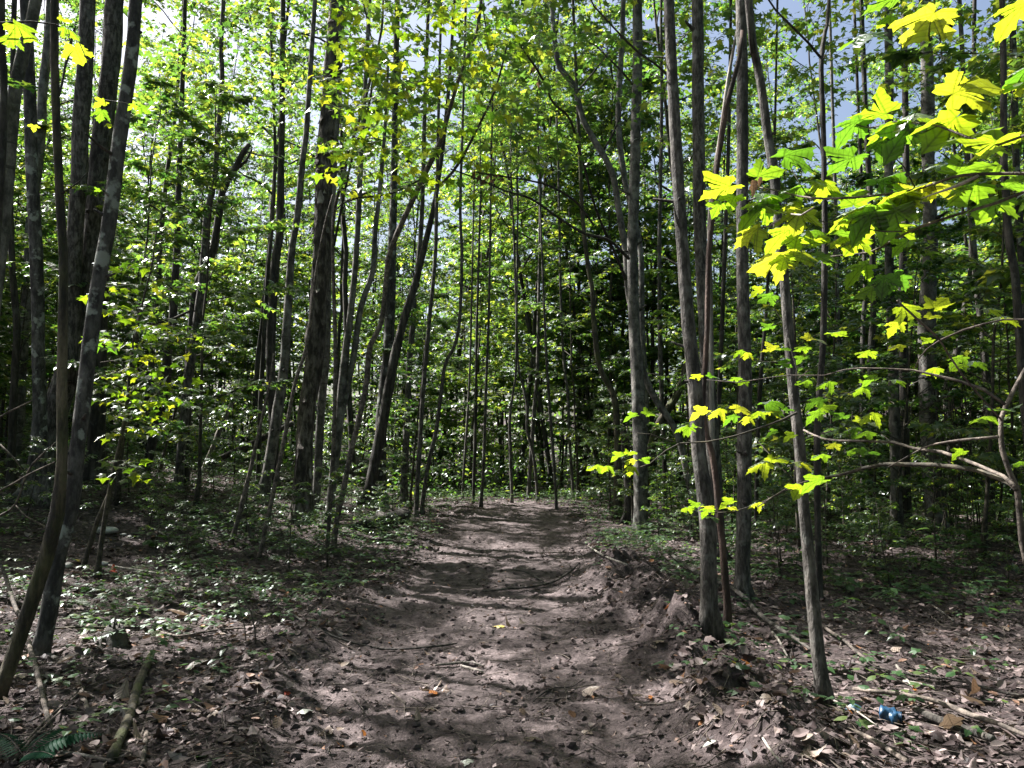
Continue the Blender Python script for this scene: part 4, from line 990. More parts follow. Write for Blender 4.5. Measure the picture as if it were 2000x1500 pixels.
limb(by[0], by[2], [(254, 730, 4), (238, 712, 3), (220, 705, 3), (196, 708, 2)], 9.3, 9.1, "stick")

# ------------------------------------------------------------------ the wood beyond: forest poles and leafy saplings
taken = [(v[1][0, 0], v[1][0, 1]) for v in TR.values()]
def free(x, y, d): return all((x - a) ** 2 + (y - b) ** 2 > d * d for a, b in taken)
def corridor(x, y, m=.9): return abs(x - path_c(min(y, 24))) < path_hw(min(y, 20)) + m and y < 24

SHORT = dict(t5="ridged leaning stem", t8="smooth leaning trunk", clump="multi-stemmed clump", t3="pale grey trunk by the clump", t9="thick black trunk", t11="forked bank tree", t12="straight black pole", t13="black upright trunk",
  t14="grey leaning trunk", t15="shaggy tree", t17="pale twin trunk", t20="patchy grey trunk", t22="grey pole by the log", t23="wavering pole", p1="pale pole past the path", p3="crooked stem past the path", p5="slim straight stem past the path",
  p8="slender bending stem", t26="mossy-footed sinuous tree", t25="straight pale grey trunk", t24="sinuous dark tree", t27="tall grey trunk", t30="straight dark grey trunk", t31="young leaning trunk", t32="thin forked pole", q4="pale far pole", q5="slim dark stem",
  t33="slender pale trunk", t34="stoutest pale trunk", q7="grey trunk past the brush tangle", q8="spotted slender trunk")
def scr(x, y): return 1000 + F * x / y
MARKS = [(scr(TR[k][1][len(TR[k][1]) // 4, 0], TR[k][1][len(TR[k][1]) // 4, 1]), s) for k, s in SHORT.items()]
NOUN = {"midtree": ["slim leafy tree", "slim tall leafy tree", "slim leafy tree"], "pole": ["slender dark forest tree", "leafy forest tree", "thin-stemmed forest tree"], "sapling": ["young leafy maple", "tall young maple", "bushy young maple"], "whip": ["waist-high maple seedling", "knee-high maple seedling", "head-high maple seedling"]}
USED = {}
def auto_label(kind, x, y, sc):
    px = scr(x, y); order = sorted(MARKS, key=lambda m: abs(m[0] - px))
    size = NOUN[kind][0 if .85 <= sc < 1.15 else (1 if sc >= 1.15 else 2)] if kind != "whip" else NOUN[kind][0 if sc < .9 else 2]
    far = "far behind" if y > 30 else ("behind" if y > 19 else "beside")
    if px < -60 or px > 2060: 
        far = "out past"
    for mx, nm in order[:4]:
        side = "" if abs(mx - px) < 14 else (", on its path side" if (px - mx) * (1000 - mx) > 0 else ", on its outer side")
        for ext in ("", " in a gap", " among taller trees", " in deep thicket"):
            l = f"{size} {far} the {nm}{side}{ext}"
            if len(l.split()) <= 16 and l not in USED and not (ext and mx != order[0][0]): USED[l] = 1; return l
    return f"{size} {far} the {order[0][1]}"
GRP = {"midtree": "slim leafy middle-storey trees", "pole": "forest trees beyond the nearer trunks", "sapling": "young understory maples", "whip": "low maple seedlings"}
def wood(kind, x, y, sc, zs=1.0, rz=None, lab=None, grp=None):
    z = hz(x, y)
    nm = {"midtree": "understory_tree", "pole": "forest_tree", "sapling": "understory_maple", "whip": "maple_seedling"}[kind]
    ct = {"midtree": "tree", "pole": "tree", "sapling": "young tree", "whip": "seedling"}[kind]
    root = thing(nm, lab or auto_label(kind, x, y, sc), ct, (x, y, z - .05), grp or GRP[kind])
    lt, lc = VAR["sapling" if kind == "midtree" else kind][int(rng.integers(0, 5 if kind != "whip" else 4))]
    rz = rng.uniform(0, 6.28); tx, ty = rng.normal(0, .075, 2)
    put(root, "trunk", lt, (0, 0, 0), rz, (sc, sc, sc * zs), tx, ty)
    put(root, "crown", lc, (0, 0, 0), rz, (sc, sc, sc * zs), tx, ty)
    taken.append((x, y))
    return root

# clearings in the canopy: where the photograph shows sun reaching the ground or the low leaves, no tree stands in the way of it
GAPS = [(0, 4.6, 0), (0, 6.2, 0), (0, 8, 0), (-.4, 10, 0), (1.6, 6, .2), (1.6, 8.6, .2), (2, 4.8, 0), (3.2, 5, 0), (3.6, 7.2, 0), (4.8, 11, .6), (6.5, 12.5, .6), (-3.2, 9, 0), (-4.2, 9.6, 0), (-5.2, 10.5, .3), (.2, 14, 0), (.3, 19, 0), (.6, 22, .3), (-6.5, 17, 1), (-8, 18, 1.2),
        (1.75, 4.6, 1.8), (-1, 9.6, 5), (-2, 9.8, 5.6), (0, 9.8, 5.2), (-4.6, 8.8, 3), (-4.2, 9, 2.4), (-6, 24, 4), (-2, 26, 4), (2, 27, 5), (6, 25, 4), (10, 24, 3), (8, 17, 3), (12, 19, 4), (-10, 22, 4), (0, 32, 6), (5, 34, 5), (-6, 33, 6), (12, 32, 5), (0, 24, 1.5), (-2, 25, 2), (2, 24, 2), (3, 27, 3), (-4, 24, 2), (0, 28, 4), (-7, 21, 2), (7, 21, 2), (10, 18, 1.5), (9, 16, 1), (6.5, 14, 1), (11, 20, 2), (14, 22, 4), (8, 24, 4), (5, 18, 1.5), (12.5, 17, 1.5)]
GAPS = np.array(GAPS, float); GAPS[:, 2] += H(GAPS[:, 0], GAPS[:, 1])
SH = SUN / SUN[2]
def in_the_sun(kind, x, y, sc, zs):
    h0, h1, Rr = {"pole": (4.6, 15, 2.3), "sapling": (1.2, 6.2, 1.4), "midtree": (1.2, 6.2, 1.4), "whip": (.4, 2, .5)}[kind]
    h = np.linspace(h0, h1 * .95, 7) * sc * zs + hz(x, y)
    t = np.clip(h[None] - GAPS[:, 2:3], 0, None)
    d = np.hypot(GAPS[:, 0:1] + SH[0] * t - x, GAPS[:, 1:2] + SH[1] * t - y)
    return bool(((d < Rr * sc) & (t > .3)).any())
def sow(kind, n, y0, y1, wid, gap, s0, s1, z0=.9, z1=1.2, cor=1.0, pw=1.0, xf=None):
    k = 0; tries = 0
    while k < n and tries < n * 40:
        tries += 1
        y = y0 + (y1 - y0) * rng.random() ** pw
        x = rng.uniform(-1, 1) * (wid * y + 2.5)
        if xf and not xf(x, y): continue
        if kind == 'pole' and abs(x) < .22 * y and y < 42 and rng.random() < .5: continue
        if -11.5 < x < -3 and y < 20.5 and kind != 'pole' and x / y > -.62 and rng.random() < .8: continue
        if corridor(x, y, cor) or not free(x, y, gap): continue
        s_, z_ = rng.uniform(s0, s1), rng.uniform(z0, z1)
        if in_the_sun(kind, x, y, s_, z_) and rng.random() < (1.0 if kind == 'midtree' else .85 if y > 14 else .7): continue
        wood(kind, x, y, s_, z_); k += 1

sow("pole", 105, 15, 54, .78, 1.9, .85, 1.25, 1.1, 1.5, pw=.75, cor=1.4)
sow("sapling", 60, 11, 20, .74, 1.0, .7, 1.2, cor=1.2, xf=lambda x, y: x < -4.2 or x > 4.2 or y > 17)
sow("sapling", 150, 18, 40, .72, .85, .9, 1.6, cor=.1, pw=.9)
sow("midtree", 60, 10, 34, .74, 1.4, 1.5, 2.3, cor=.9, xf=lambda x, y: y > 17 or x > 5 or x < -9)
sow("pole", 40, 24, 56, .8, 1.5, 1.0, 1.4, 1.1, 1.4, cor=.2)
for x, y in ((1.6, 30), (3.6, 31), (5.2, 29), (2.9, 33), (.3, 30), (-1.9, 34), (4.6, 36), (1.2, 38), (-5.2, 25), (-9.2, 27), (-7.2, 31), (-11.5, 24), (-3.6, 37), (7.4, 33), (6.3, 26)): wood("pole", x, y, rng.uniform(1.1, 1.35), rng.uniform(1.2, 1.45))
for k in range(5): wood("midtree", rng.uniform(.5, 6), rng.uniform(30, 35), rng.uniform(1.9, 2.4), 1.3)
sow("whip", 46, 8.6, 16, .6, .55, .3, .75, cor=.8, xf=lambda x, y: x > 2.6)
sow("whip", 30, 9.5, 17, .6, .6, .3, .7, cor=.6, xf=lambda x, y: x < -2.4)
sow("whip", 110, 10, 32, .72, .6, .5, 1.3, cor=.45, xf=lambda x, y: abs(x) > 2.2 or y > 20)

# trees out of view: sunny-side ones shade the path, others added to cut skylight
for i, (x, y, s, zs) in enumerate(SHADE):
    r_ = thing("forest_tree", "forest tree beyond the edge of view, shading the path", "tree", (x, y, hz(x, y) - .05), "trees shading the path")
    mb = MB(); hh = 8.5 * zs; tube(mb, np.array([[0, 0, 0, .13], [.1, 0, hh * .5, .11], [.05, .1, hh, .085]]), 10, .08, .5)
    link("trunk", mb.mesh("trunk", BARK["maple"]), r_)
    crown_on(r_, (.05, .1, hh - .2), "airy", s, zs, i)

# far wood that reads as one mass
g = np.random.default_rng(77)
n = 60000
fy = 46 + 34 * g.random(n) ** .9; fx = g.uniform(-1, 1, n) * (fy * .82 + 6)
cl = fbm(fx * .16, fy * .16, 21, 3); hmax = 15 + 9 * fbm(fx * .1, fy * .05, 5, 2) + 4 * cl
fz = H(fx, fy) + g.random(n) ** .8 * np.clip(hmax, 4, 27)
keep = fbm(fx * .5, fz * .5 + fy * .3, 8, 2) > -.18
P = np.stack([fx, fy, fz], -1)[keep]; m_ = len(P)
Fw = g.normal(0, 1, (m_, 3)); Fw[:, 2] = -np.abs(Fw[:, 2]) * .5; Up = np.array([0, 0, 1.0]) + g.normal(0, .5, (m_, 3))
o = link("distant_woods", scatter("distant_woods", [OVAL, OVAL2], P, Fw, Up, g.uniform(.3, .6, m_), M_CROWN)); tag(o, "leafy mass of far trees closing the view", "woods", kind="stuff")

# undergrowth too dense to count between the trunks
n = 110000
uy = 17 + 58 * g.random(n); ux = g.uniform(-1, 1, n) * (uy * .76 + 3)
hh = (2.3 + .05 * np.clip(uy - 30, 0, None)) * np.clip(.45 + 1.5 * fbm(ux * .35, uy * .35, 44, 3), 0, 1.3) * sstep(15, 24, uy)
okk = (hh > .25) & ~((ux > -11) & (ux < -3) & (uy < 21)) & ~((np.abs(ux - path_c(np.minimum(uy, 24))) < 1.9) & (uy < 23.5))
ux, uy, hh = ux[okk], uy[okk], hh[okk]; n = len(ux)
uz = H(ux, uy) + hh * (1 - g.random(n) ** 1.6 * .95)
Fw = g.normal(0, 1, (n, 3)); Fw[:, 2] = -np.abs(Fw[:, 2]) * .3; Up = np.array([0, 0, 1.0]) + g.normal(0, .35, (n, 3))
o = link("undergrowth", scatter("undergrowth", [OVAL, OVAL2], np.stack([ux, uy, uz], -1), Fw, Up, g.uniform(.09, .17, n) * (1 + .018 * np.clip(uy - 30, 0, None)), M_CROWN)); tag(o, "dense leafy undergrowth between the far trunks", "undergrowth", kind="stuff")

# the unseen wood behind and beside the viewer: leaf mass added to block skylight
n = 44000
an = g.uniform(R(58), R(302), n); rad = 6 + 15 * g.random(n)
bx = np.sin(an) * rad; by_ = np.cos(an) * rad
bz = H(bx, by_) + 1 + 17 * g.random(n); kk = (fbm(bx * .4, bz * .4 + by_ * .3, 12, 2) > -.12) & ~((bx < 0) & (by_ > -7) & (bz > 2.5 - .25 * bx - 4)) 
P = np.stack([bx, by_, bz], -1)[kk]; m_ = len(P)
Fw = g.normal(0, 1, (m_, 3)); Up = np.array([0, 0, 1.0]) + g.normal(0, .5, (m_, 3))
o = link("unseen_shade_woods", scatter("unseen_shade_woods", [OVAL, OVAL2], P, Fw, Up, g.uniform(.25, .5, m_), M_CROWN)); tag(o, "unseen leafy mass of the wood around and behind the viewer, added to block skylight", "woods", kind="stuff")
# ------------------------------------------------------------------ fallen wood
def stick(name, label, pts, bark, lift=0.0, cat="stick", sides=8, rough=.14, group=None, ends=None, rise=None):
    rows = []
    for i, (a, b, w) in enumerate(pts):
        p = ground_at(a, b); r = w * p[1] / F / 2
        up = (rise[i] if rise else 0)
        if up:      # a raised point: same pixel, nearer than the ground behind it
            d = p - CO; t = 1 - up / max(.3, CAM_Z - p[2] + up) if False else 1 - up / max(.2, CO[2] - p[2])
            p = CO + d * t
        rows.append([p[0], p[1], p[2] + r * .7 + lift, r])
    rows = np.array(rows); base = rows[0, :3].copy()
    mb = MB(); tube(mb, resample(rows, .05), sides, rough, seed=int(pts[0][0]) % 13)
    o = link(name, mb.mesh(name, BARK[bark], base), None, base)
    return tag(o, label, cat, group)

stick("mossy_stick", "thick mottled broken stick lying near the smooth leaning trunk", [(296, 1284, 11), (285, 1310, 15), (272, 1340, 16), (262, 1375, 17), (250, 1415, 18), (235, 1450, 19), (218, 1492, 20)], "moss", lift=.01, sides=12)
stick("broken_stick", "upright broken grey stick propped in front of the ridged stem", [(56, 1256, 7), (62, 1285, 8), (70, 1310, 9), (80, 1350, 9), (90, 1395, 9), (100, 1425, 8), (113, 1450, 5)], "stick", rise=[.10, .10, .08, .06, .03, .01, 0])
stick("long_stick", "long straight thin stick slanting over the fern", [(204, 1315, 3), (150, 1370, 4), (100, 1418, 4), (60, 1462, 5), (26, 1502, 5)], "stick", lift=.03)
stick("long_stick", "second thin stick running close beside the straight one over the fern", [(150, 1366, 2), (118, 1398, 3), (75, 1440, 4), (40, 1480, 4), (22, 1500, 4)], "stick", lift=.045)
stick("fallen_branch", "dark branch lying in the bottom corner next to the fern", [(108, 1478, 6), (135, 1484, 8), (160, 1487, 8), (190, 1494, 8), (222, 1502, 8)], "dark", lift=.02)
stick("thin_stick", "thin brown stick leaning next to the mottled broken stick", [(289, 1398, 4), (280, 1428, 5), (268, 1452, 4), (250, 1484, 3)], "stick")
stick("short_log", "short grey cut stick standing almost end-on by the mottled broken stick", [(286, 1436, 9), (282, 1462, 9), (277, 1500, 9)], "stick")
stick("bent_stick", "dark bent stick ending at the ridged stem's foot", [(-4, 1096, 6), (12, 1132, 6), (20, 1160, 7), (30, 1190, 7), (44, 1216, 6)], "stick", rise=[.2, .12, .08, .04, .0])
stick("half_buried_stick", "half-buried grey stick among small green seedlings near the ridged stem", [(150, 1330, 9), (158, 1356, 10), (166, 1378, 10), (171, 1392, 8)], "stick")
stick("half_buried_stick", "dark root-like stick touching the smooth trunk's foot", [(92, 1282, 9), (108, 1288, 8), (124, 1298, 5)], "dark")
stick("long_fallen_branch", "long fallen branch running past the blue bottle to the frame edge", [(1668, 1364, 7), (1705, 1370, 8), (1747, 1374, 9), (1813, 1386, 9), (1857, 1401, 10), (1901, 1420, 11), (1950, 1436, 9), (2010, 1462, 8)], "stick", lift=.05)
stick("rotten_branch", "thick dark rotten branch starting behind the blue bottle", [(1788, 1398, 12), (1815, 1412, 15), (1835, 1420, 16), (1872, 1434, 17), (1903, 1446, 17), (1940, 1458, 14)], "dark", lift=.02)
stick("fallen_branch", "smooth dark branch in the lower corner in front of the blue bottle", [(1655, 1434, 6), (1680, 1444, 8), (1701, 1455, 9), (1736, 1476, 10), (1772, 1500, 10)], "stick", lift=.02)
stick("pale_stick", "pale thin stick running from the young leaning trunk toward the blue bottle", [(1612, 1370, 4), (1640, 1386, 4), (1670, 1400, 4), (1695, 1418, 3), (1716, 1433, 3)], "pale", lift=.03)
stick("pale_stick", "sunlit bare stick pointing down at the bright litter behind the blue bottle", [(1751, 1310, 5), (1761, 1325, 5), (1769, 1335, 5), (1784, 1356, 3)], "pale", lift=.03)
stick("pale_stick", "sunlit bare stick lying crosswise behind the blue bottle", [(1764, 1338, 4), (1785, 1343, 5), (1805, 1346, 5), (1826, 1350, 4)], "pale", lift=.02)
stick("leaning_branch", "long dark branch slanting down past the tall grey trunk's foot", [(1308, 1096, 6), (1340, 1122, 7), (1370, 1141, 8), (1400, 1155, 8), (1433, 1171, 9), (1456, 1190, 9), (1475, 1214, 9), (1495, 1232, 8), (1517, 1249, 8), (1555, 1275, 7), (1588, 1300, 6)], "dark", lift=.09)
stick("thin_stick", "grey stick lying behind the young leaning trunk, one end sunlit", [(1603, 1229, 5), (1625, 1245, 6), (1650, 1262, 6), (1672, 1282, 6), (1695, 1300, 5), (1738, 1326, 4)], "stick", lift=.03)
stick("pale_stick", "short pale stick between the tall grey trunk and the young leaning trunk", [(1509, 1243, 4), (1520, 1258, 5), (1531, 1279, 4), (1547, 1308, 3)], "pale", lift=.03)
stick("pale_stick", "pale stick jutting in at the bottom edge of the dirt bank", [(1490, 1459, 4), (1500, 1475, 5), (1512, 1490, 5), (1526, 1506, 5)], "pale", lift=.03)
stick("pale_stick", "pale stick in shaded litter far behind the blue bottle", [(1815, 1187, 3), (1838, 1203, 4), (1862, 1222, 3)], "pale", lift=.04)
stick("thin_stick", "long thin stick from behind the young leaning trunk to the sunlit litter", [(1640, 1300, 3), (1700, 1312, 4), (1790, 1330, 4), (1870, 1340, 4), (1960, 1365, 5), (2010, 1372, 5)], "dark", lift=.03)
stick("curved_stick", "long curved dark stick lying from the bank onto the path", [(545, 1188, 3), (600, 1222, 4), (650, 1247, 4), (702, 1263, 4), (765, 1273, 4), (842, 1268, 4), (892, 1262, 3)], "dark", lift=.012)
stick("pale_stick", "pale forked stick lying in the middle of the path", [(848, 1304, 4), (875, 1302, 5), (902, 1299, 5), (925, 1301, 5), (945, 1306, 4)], "pale", lift=.012)
stick("pale_stick", "short pale stick under the forked stick in the middle of the path", [(900, 1303, 4), (915, 1308, 5), (930, 1313, 6), (944, 1317, 5)], "pale", lift=.005)
stick("curved_stick", "thin forked branch lying across the path toward the sunlit dirt bank", [(938, 1163, 3), (985, 1158, 4), (1035, 1153, 4), (1080, 1143, 4), (1108, 1126, 4), (1120, 1117, 3), (1131, 1104, 2)], "dark", lift=.03)
stick("pale_stick", "pale thin stick on top of the sunlit dirt bank", [(1149, 1072, 3), (1168, 1086, 4), (1189, 1098, 4), (1226, 1111, 3)], "pale", lift=.04)
stick("thin_stick", "wispy dark twig lying on the far half of the path", [(992, 1117, 2), (1015, 1119, 3), (1035, 1124, 3), (1062, 1141, 2)], "dark", lift=.02)
stick("thin_stick", "small sunlit twig on the near half of the path by an orange leaf", [(764, 1355, 3), (776, 1366, 4), (792, 1378, 3)], "stick", lift=.006)
stick("curved_stick", "thin crooked twig on the near path below the sunlit dirt bank", [(1040, 1376, 2), (1062, 1358, 3), (1085, 1348, 3), (1115, 1346, 2), (1140, 1330, 2)], "dark", lift=.01)
stick("pale_stick", "long pale stick lying in sunlit litter beneath the smooth leaning trunk", [(212, 1113, 3), (240, 1119, 4), (273, 1124, 4), (322, 1131, 3)], "pale", lift=.05)
stick("dark_stick", "long dark stick lying level across the shaded litter beyond the mottled stick", [(96, 1237, 4), (160, 1234, 5), (220, 1235, 5), (292, 1229, 4)], "moss", lift=.03)
stick("thin_stick", "thin wavy twig reaching from the shaded litter toward the path", [(306, 1240, 3), (330, 1247, 3), (353, 1251, 4), (395, 1245, 4), (434, 1239, 4), (500, 1233, 3)], "stick", lift=.03)
stick("thin_stick", "grey stick lying in the sunlit litter by the two bare saplings", [(310, 1050, 3), (330, 1063, 4), (350, 1075, 4)], "pale", lift=.08)
stick("thin_stick", "grey stick lying behind the pale rotting slab", [(398, 1012, 3), (420, 1000, 4), (440, 1005, 3)], "stick", lift=.12)

# bare shoots standing at the path's shaded edge, and a pale stub
for lab, pts in (("bent bare shoot standing by the shaded edge of the path", [(500, 1262, 3), (498, 1230, 3), (490, 1195, 3), (478, 1172, 2), (468, 1160, 2)]),
                 ("straighter bare shoot beside the bent one at the path's shaded edge", [(482, 1255, 2), (478, 1225, 2), (470, 1195, 2), (464, 1165, 2)])):
    T("sh" + lab[:4], "bare_shoot", lab, pts, "stick", crown=0, sides=6, cat="shoot", flare=0)
T("stub", "broken_stub", "short pale broken stub standing by the two bare saplings", [(493, 1050, 7), (486, 1030, 6), (478, 1018, 5)], "pale", crown=0, sides=8, cat="stub", flare=.1)

# fallen trunk behind the crossing trunks, log piece by the path, rotten stump, snag
def log(name, label, pts, Y, bark, cat="log", rough=.16, sides=14, lift=None):
    rows = []
    for a, b, w in pts:
        p = at(a, b, Y); rows.append([*p, w * Y / F / 2])
    rows = np.array(rows); base = rows[0, :3].copy(); mb = MB()
    tube(mb, resample(rows, .12), sides, rough, seed=int(pts[0][0]) % 11)
    return tag(link(name, mb.mesh(name, BARK[bark], base), None, base), label, cat)
stick("fallen_log", "dark mossy fallen log lying low behind the crossing trunks", [(590, 946, 14), (640, 950, 16), (700, 953, 17), (770, 954, 17), (830, 953, 16), (852, 952, 14)], "dark", lift=.10, cat="log", sides=14)
log("fallen_log", "slim dark log resting aslant beyond the grey leaning trunk", [(545, 936, 9), (590, 944, 10), (640, 953, 10)], 19.5, "dark")
log("leaning_snag", "pale broken snag leaning on the bank with a sunlit end", [(392, 930, 9), (415, 875, 9), (440, 815, 9), (452, 790, 9), (463, 770, 8), (474, 757, 6)], 20, "pale", "snag")
log("fallen_log", "dark fallen trunk leaning up the bank far behind the forked tree", [(372, 920, 12), (430, 895, 11), (500, 862, 11), (572, 826, 10)], 21, "dark")
g = ground_at(742, 1032)
root = thing("log_piece", "weathered split log piece lying in green ground cover by the path", "log", g)
mb = MB(); a = ground_at(690, 1034); b = ground_at(790, 1028)
tube(mb, resample([[*(a + [0, 0, .03]), .06], [*((a + b) / 2 + [0, 0, .12]), .13], [*(b + [0, 0, .20]), .17]], .08), 14, .3, seed=4)
link("log_body", mb.mesh("log_body", BARK["dark"], g), root)
mb = MB(); tube(mb, resample([[*(b + [-.25, -.1, .28]), .02], [*(b + [.02, -.08, .33]), .035], [*(b + [.16, -.05, .24]), .012]], .05), 7, .2); link("broken_knob", mb.mesh("broken_knob", BARK["dark"], g), root)
g = ground_at(222, 1262)
root = thing("rotten_stump", "small black rotten stump in the shaded litter", "stump", g)
mb = MB(); tube(mb, resample([[*(g + [0, 0, -.05]), .085], [*(g + [0, .01, .07]), .07], [*(g + [.01, 0, .15]), .05]], .03), 14, .35, .4, seed=2); link("stump_body", mb.mesh("stump_body", BARK["dark"], g), root)
for k in range(4):
    mb = MB(); an = k * 1.7; q = g + np.array([math.cos(an) * .035, math.sin(an) * .035, .13])
    tube(mb, np.array([[*q, .014], [*(q + [.004, 0, .05 + .02 * k]), .002]]), 5, .2); link("splinter", mb.mesh("splinter", BARK["dark"], g), root)

# pale weathered slab and small stones in the sun patch under the clump
def stone(name, label, px, py, w, h, matk, seed, cat="stone", flat=.5, rot=0.0):
    p = ground_at(px, py); s = w * p[1] / F / 2
    import bmesh
    bm = bmesh.new(); bmesh.ops.create_icosphere(bm, subdivisions=3, radius=1)
    for v in bm.verts:
        c = np.array(v.co); d = 1 + .35 * float(fbm(np.array([c[0] * 1.3 + seed]), np.array([c[1] * 1.3 + c[2] * 1.1]), seed, 3)[0])
        q = c * d * [s, s * .7, s * flat]
        v.co = Vector((q[0] * math.cos(rot) - q[1] * math.sin(rot), q[0] * math.sin(rot) + q[1] * math.cos(rot), q[2] + s * flat * .5))
    me = bpy.data.meshes.new(name); bm.to_mesh(me); bm.free(); me.materials.append(matk)
    for f in me.polygons: f.use_smooth = True
    return tag(link(name, me, None, p), label, cat)
M_STONE = bark_mat("pale_stone", (.30, .29, .28), (.52, .51, .50), 8, (1, 1, 1), .4)
stone("pale_stone", "largest pale sunlit stone in the litter beneath the old clump", 206, 1040, 46, 20, M_STONE, 3, flat=.34)
stone("pale_stone", "small rounded pale stone just past the largest one", 241, 1046, 12, 8, M_STONE, 5)
stone("pale_stone", "smallest pale stone at the end of the row of three", 253, 1049, 9, 6, M_STONE, 6)
stone("pale_stone", "rounded pale stone touching the smooth leaning trunk's side", 132, 1108, 22, 14, M_STONE, 7, flat=.6)
stone("pale_stone", "lumpy pale stone lying in the sun beside a yellow leaf", 202, 1104, 22, 10, M_STONE, 8, flat=.45)

# ------------------------------------------------------------------ single fallen leaves that stand out
FLM = {k: [mesh_np("fallen_leaf_" + k, *(lambda tv, tf: (tv, [tf]))(*t), [M_DEAD[k]]) for t in (CURL, CURL2, CURL3)] for k in M_DEAD}
def fleaf(px, py, w, col, ang, tilt, label, v=0, lift=.012, group=None):
    p = ground_at(px, py); s = w * p[1] / F / .95
    o = link("fallen_leaf", FLM[col][v % 3], None, (p[0], p[1], p[2] + lift)); o.scale = (s, s, s)
    o.rotation_euler = (R(tilt), R(tilt * .4), R(ang))
    return tag(o, label, "leaf", group)
fleaf(855, 1357, 24, "orange", 70, 20, "bright orange leaf lying on the near path")
fleaf(709, 1446, 17, "orange", 20, 25, "small orange leaf at the bottom of the path, upper of two", 1)
fleaf(670, 1461, 15, "orange", 120, 15, "small pale-orange leaf at the bottom of the path, lower of two", 2)
fleaf(560, 1361, 14, "red", 10, 30, "small red leaf at the shaded path edge")
fleaf(720, 1484, 18, "brown", 200, 10, "round dark brown leaf at the bottom of the path", 1)
fleaf(985, 1225, 22, "yellow", 80, 10, "yellow leaf lying mid-path beside a dark clod")
fleaf(915, 1485, 30, "pale", 170, 8, "pale grey-green maple leaf near the bottom centre of the path")
fleaf(592, 1390, 32, "pale", 200, 18, "pale grey curled leaf at the shaded path edge")
fleaf(1265, 1362, 18, "orange", 190, 15, "orange leaf at the foot of the sunlit dirt bank")
fleaf(142, 1434, 36, "yellow", 60, 20, "yellow crumpled leaf in dark litter near the fern")
fleaf(163, 1103, 20, "yellow", 90, 10, "yellow leaf lying in sun among the pale stones", 1)
fleaf(423, 1115, 11, "red", 0, 40, "tiny scarlet leaf in the litter by the two bare saplings", 1, .04)
fleaf(222, 1122, 18, "red", 40, 25, "rusty red leaf in the sunlit litter beneath the clump", 2, .03)
fleaf(850, 1388, 26, "brown", 130, 25, "curled brown leaf lying in mid-path shade")
fleaf(818, 1410, 24, "tan", 30, 30, "tan curled leaf below the curled brown one on the path", 2)
fleaf(1140, 1430, 22, "tan", 220, 12, "tan leaf lying flat on the near path toward the dirt bank")
fleaf(1297, 1200, 30, "rust", 240, 28, "large rusty orange leaf lying on the rotten edge of the dirt bank", 1, .03)
fleaf(1462, 1313, 26, "orange", 10, 25, "amber leaf in the litter before the young leaning trunk", 0, .03)
fleaf(1440, 1312, 14, "yellow", 100, 20, "small amber-yellow leaf next to the larger amber one", 1, .03)
fleaf(1790, 1355, 12, "orange", 20, 20, "tiny orange leaf in the bright litter behind the blue bottle", 2, .02)
fleaf(1666, 1404, 16, "orange", 60, 30, "orange-tan leaf in front of the second blue scrap", 1, .02)
fleaf(1896, 1366, 40, "brown", 200, 45, "large dark curled leaf standing up in the litter past the bottle", 2, .03)
fleaf(1922, 1388, 52, "tan", 95, 15, "long mossy tan leaf at the corner past the bottle", 1, .02)
fleaf(1862, 1436, 46, "tan", 160, 60, "large tan leaf propped on the rotten branch", 0, .05)
fleaf(1752, 1421, 16, "tan", 180, 70, "pale tan leaf leaning on the mouth of the blue bottle", 2, .02)
fleaf(1410, 1408, 28, "tan", 40, 25, "buff leaf on the shaded side of the dirt bank", 1, .02)
fleaf(1336, 1392, 18, "tan", 300, 20, "buff round leaf low on the dirt bank", 2, .02)
fleaf(1920, 1292, 40, "tan", 80, 15, "large flat tan leaf in shade near the frame edge", 0, .03)
fleaf(1340, 1160, 22, "tan", 30, 50, "pinkish upright leaf on the crest of the dirt bank", 1, .05)
fleaf(1372, 1468, 30, "pale", 240, 20, "grey-green leaf at the bottom of the dirt bank", 1, .02)
fleaf(370, 1210, 40, "tan", 120, 10, "long tan leaf in shade near the black stump", 1, .03)
fleaf(175, 1192, 36, "pale", 85, 8, "narrow pale leaf in the litter past the smooth leaning trunk", 1, .03)
fleaf(370, 1305, 44, "tan", 250, 30, "large curled tan leaf beside the top of the mottled stick", 0, .03)
fleaf(235, 1375, 34, "tan", 20, 40, "folded brown-tan leaf touching the mottled stick", 2, .03)
fleaf(50, 1325, 40, "tan", 160, 15, "flat grey-tan leaf near the ridged stem", 0, .03)
fleaf(108, 1308, 40, "tan", 290, 12, "broad grey-tan leaf before the smooth trunk's foot", 1, .03)
g = np.random.default_rng(9)
for q in range(90):
    px = g.uniform(0, 2000); py = g.uniform(1190, 1490)
    if 560 < px < 1290 and g.random() < .55: continue
    fleaf(px, py, g.uniform(16, 34) * (py - 880) / 500, ["tan", "brown", "brown", "brown", "tan"][q % 5], g.uniform(0, 360), g.normal(0, 22),
          "withered brown-grey leaf lying in the near litter", q, .025, "withered leaves in the near litter")

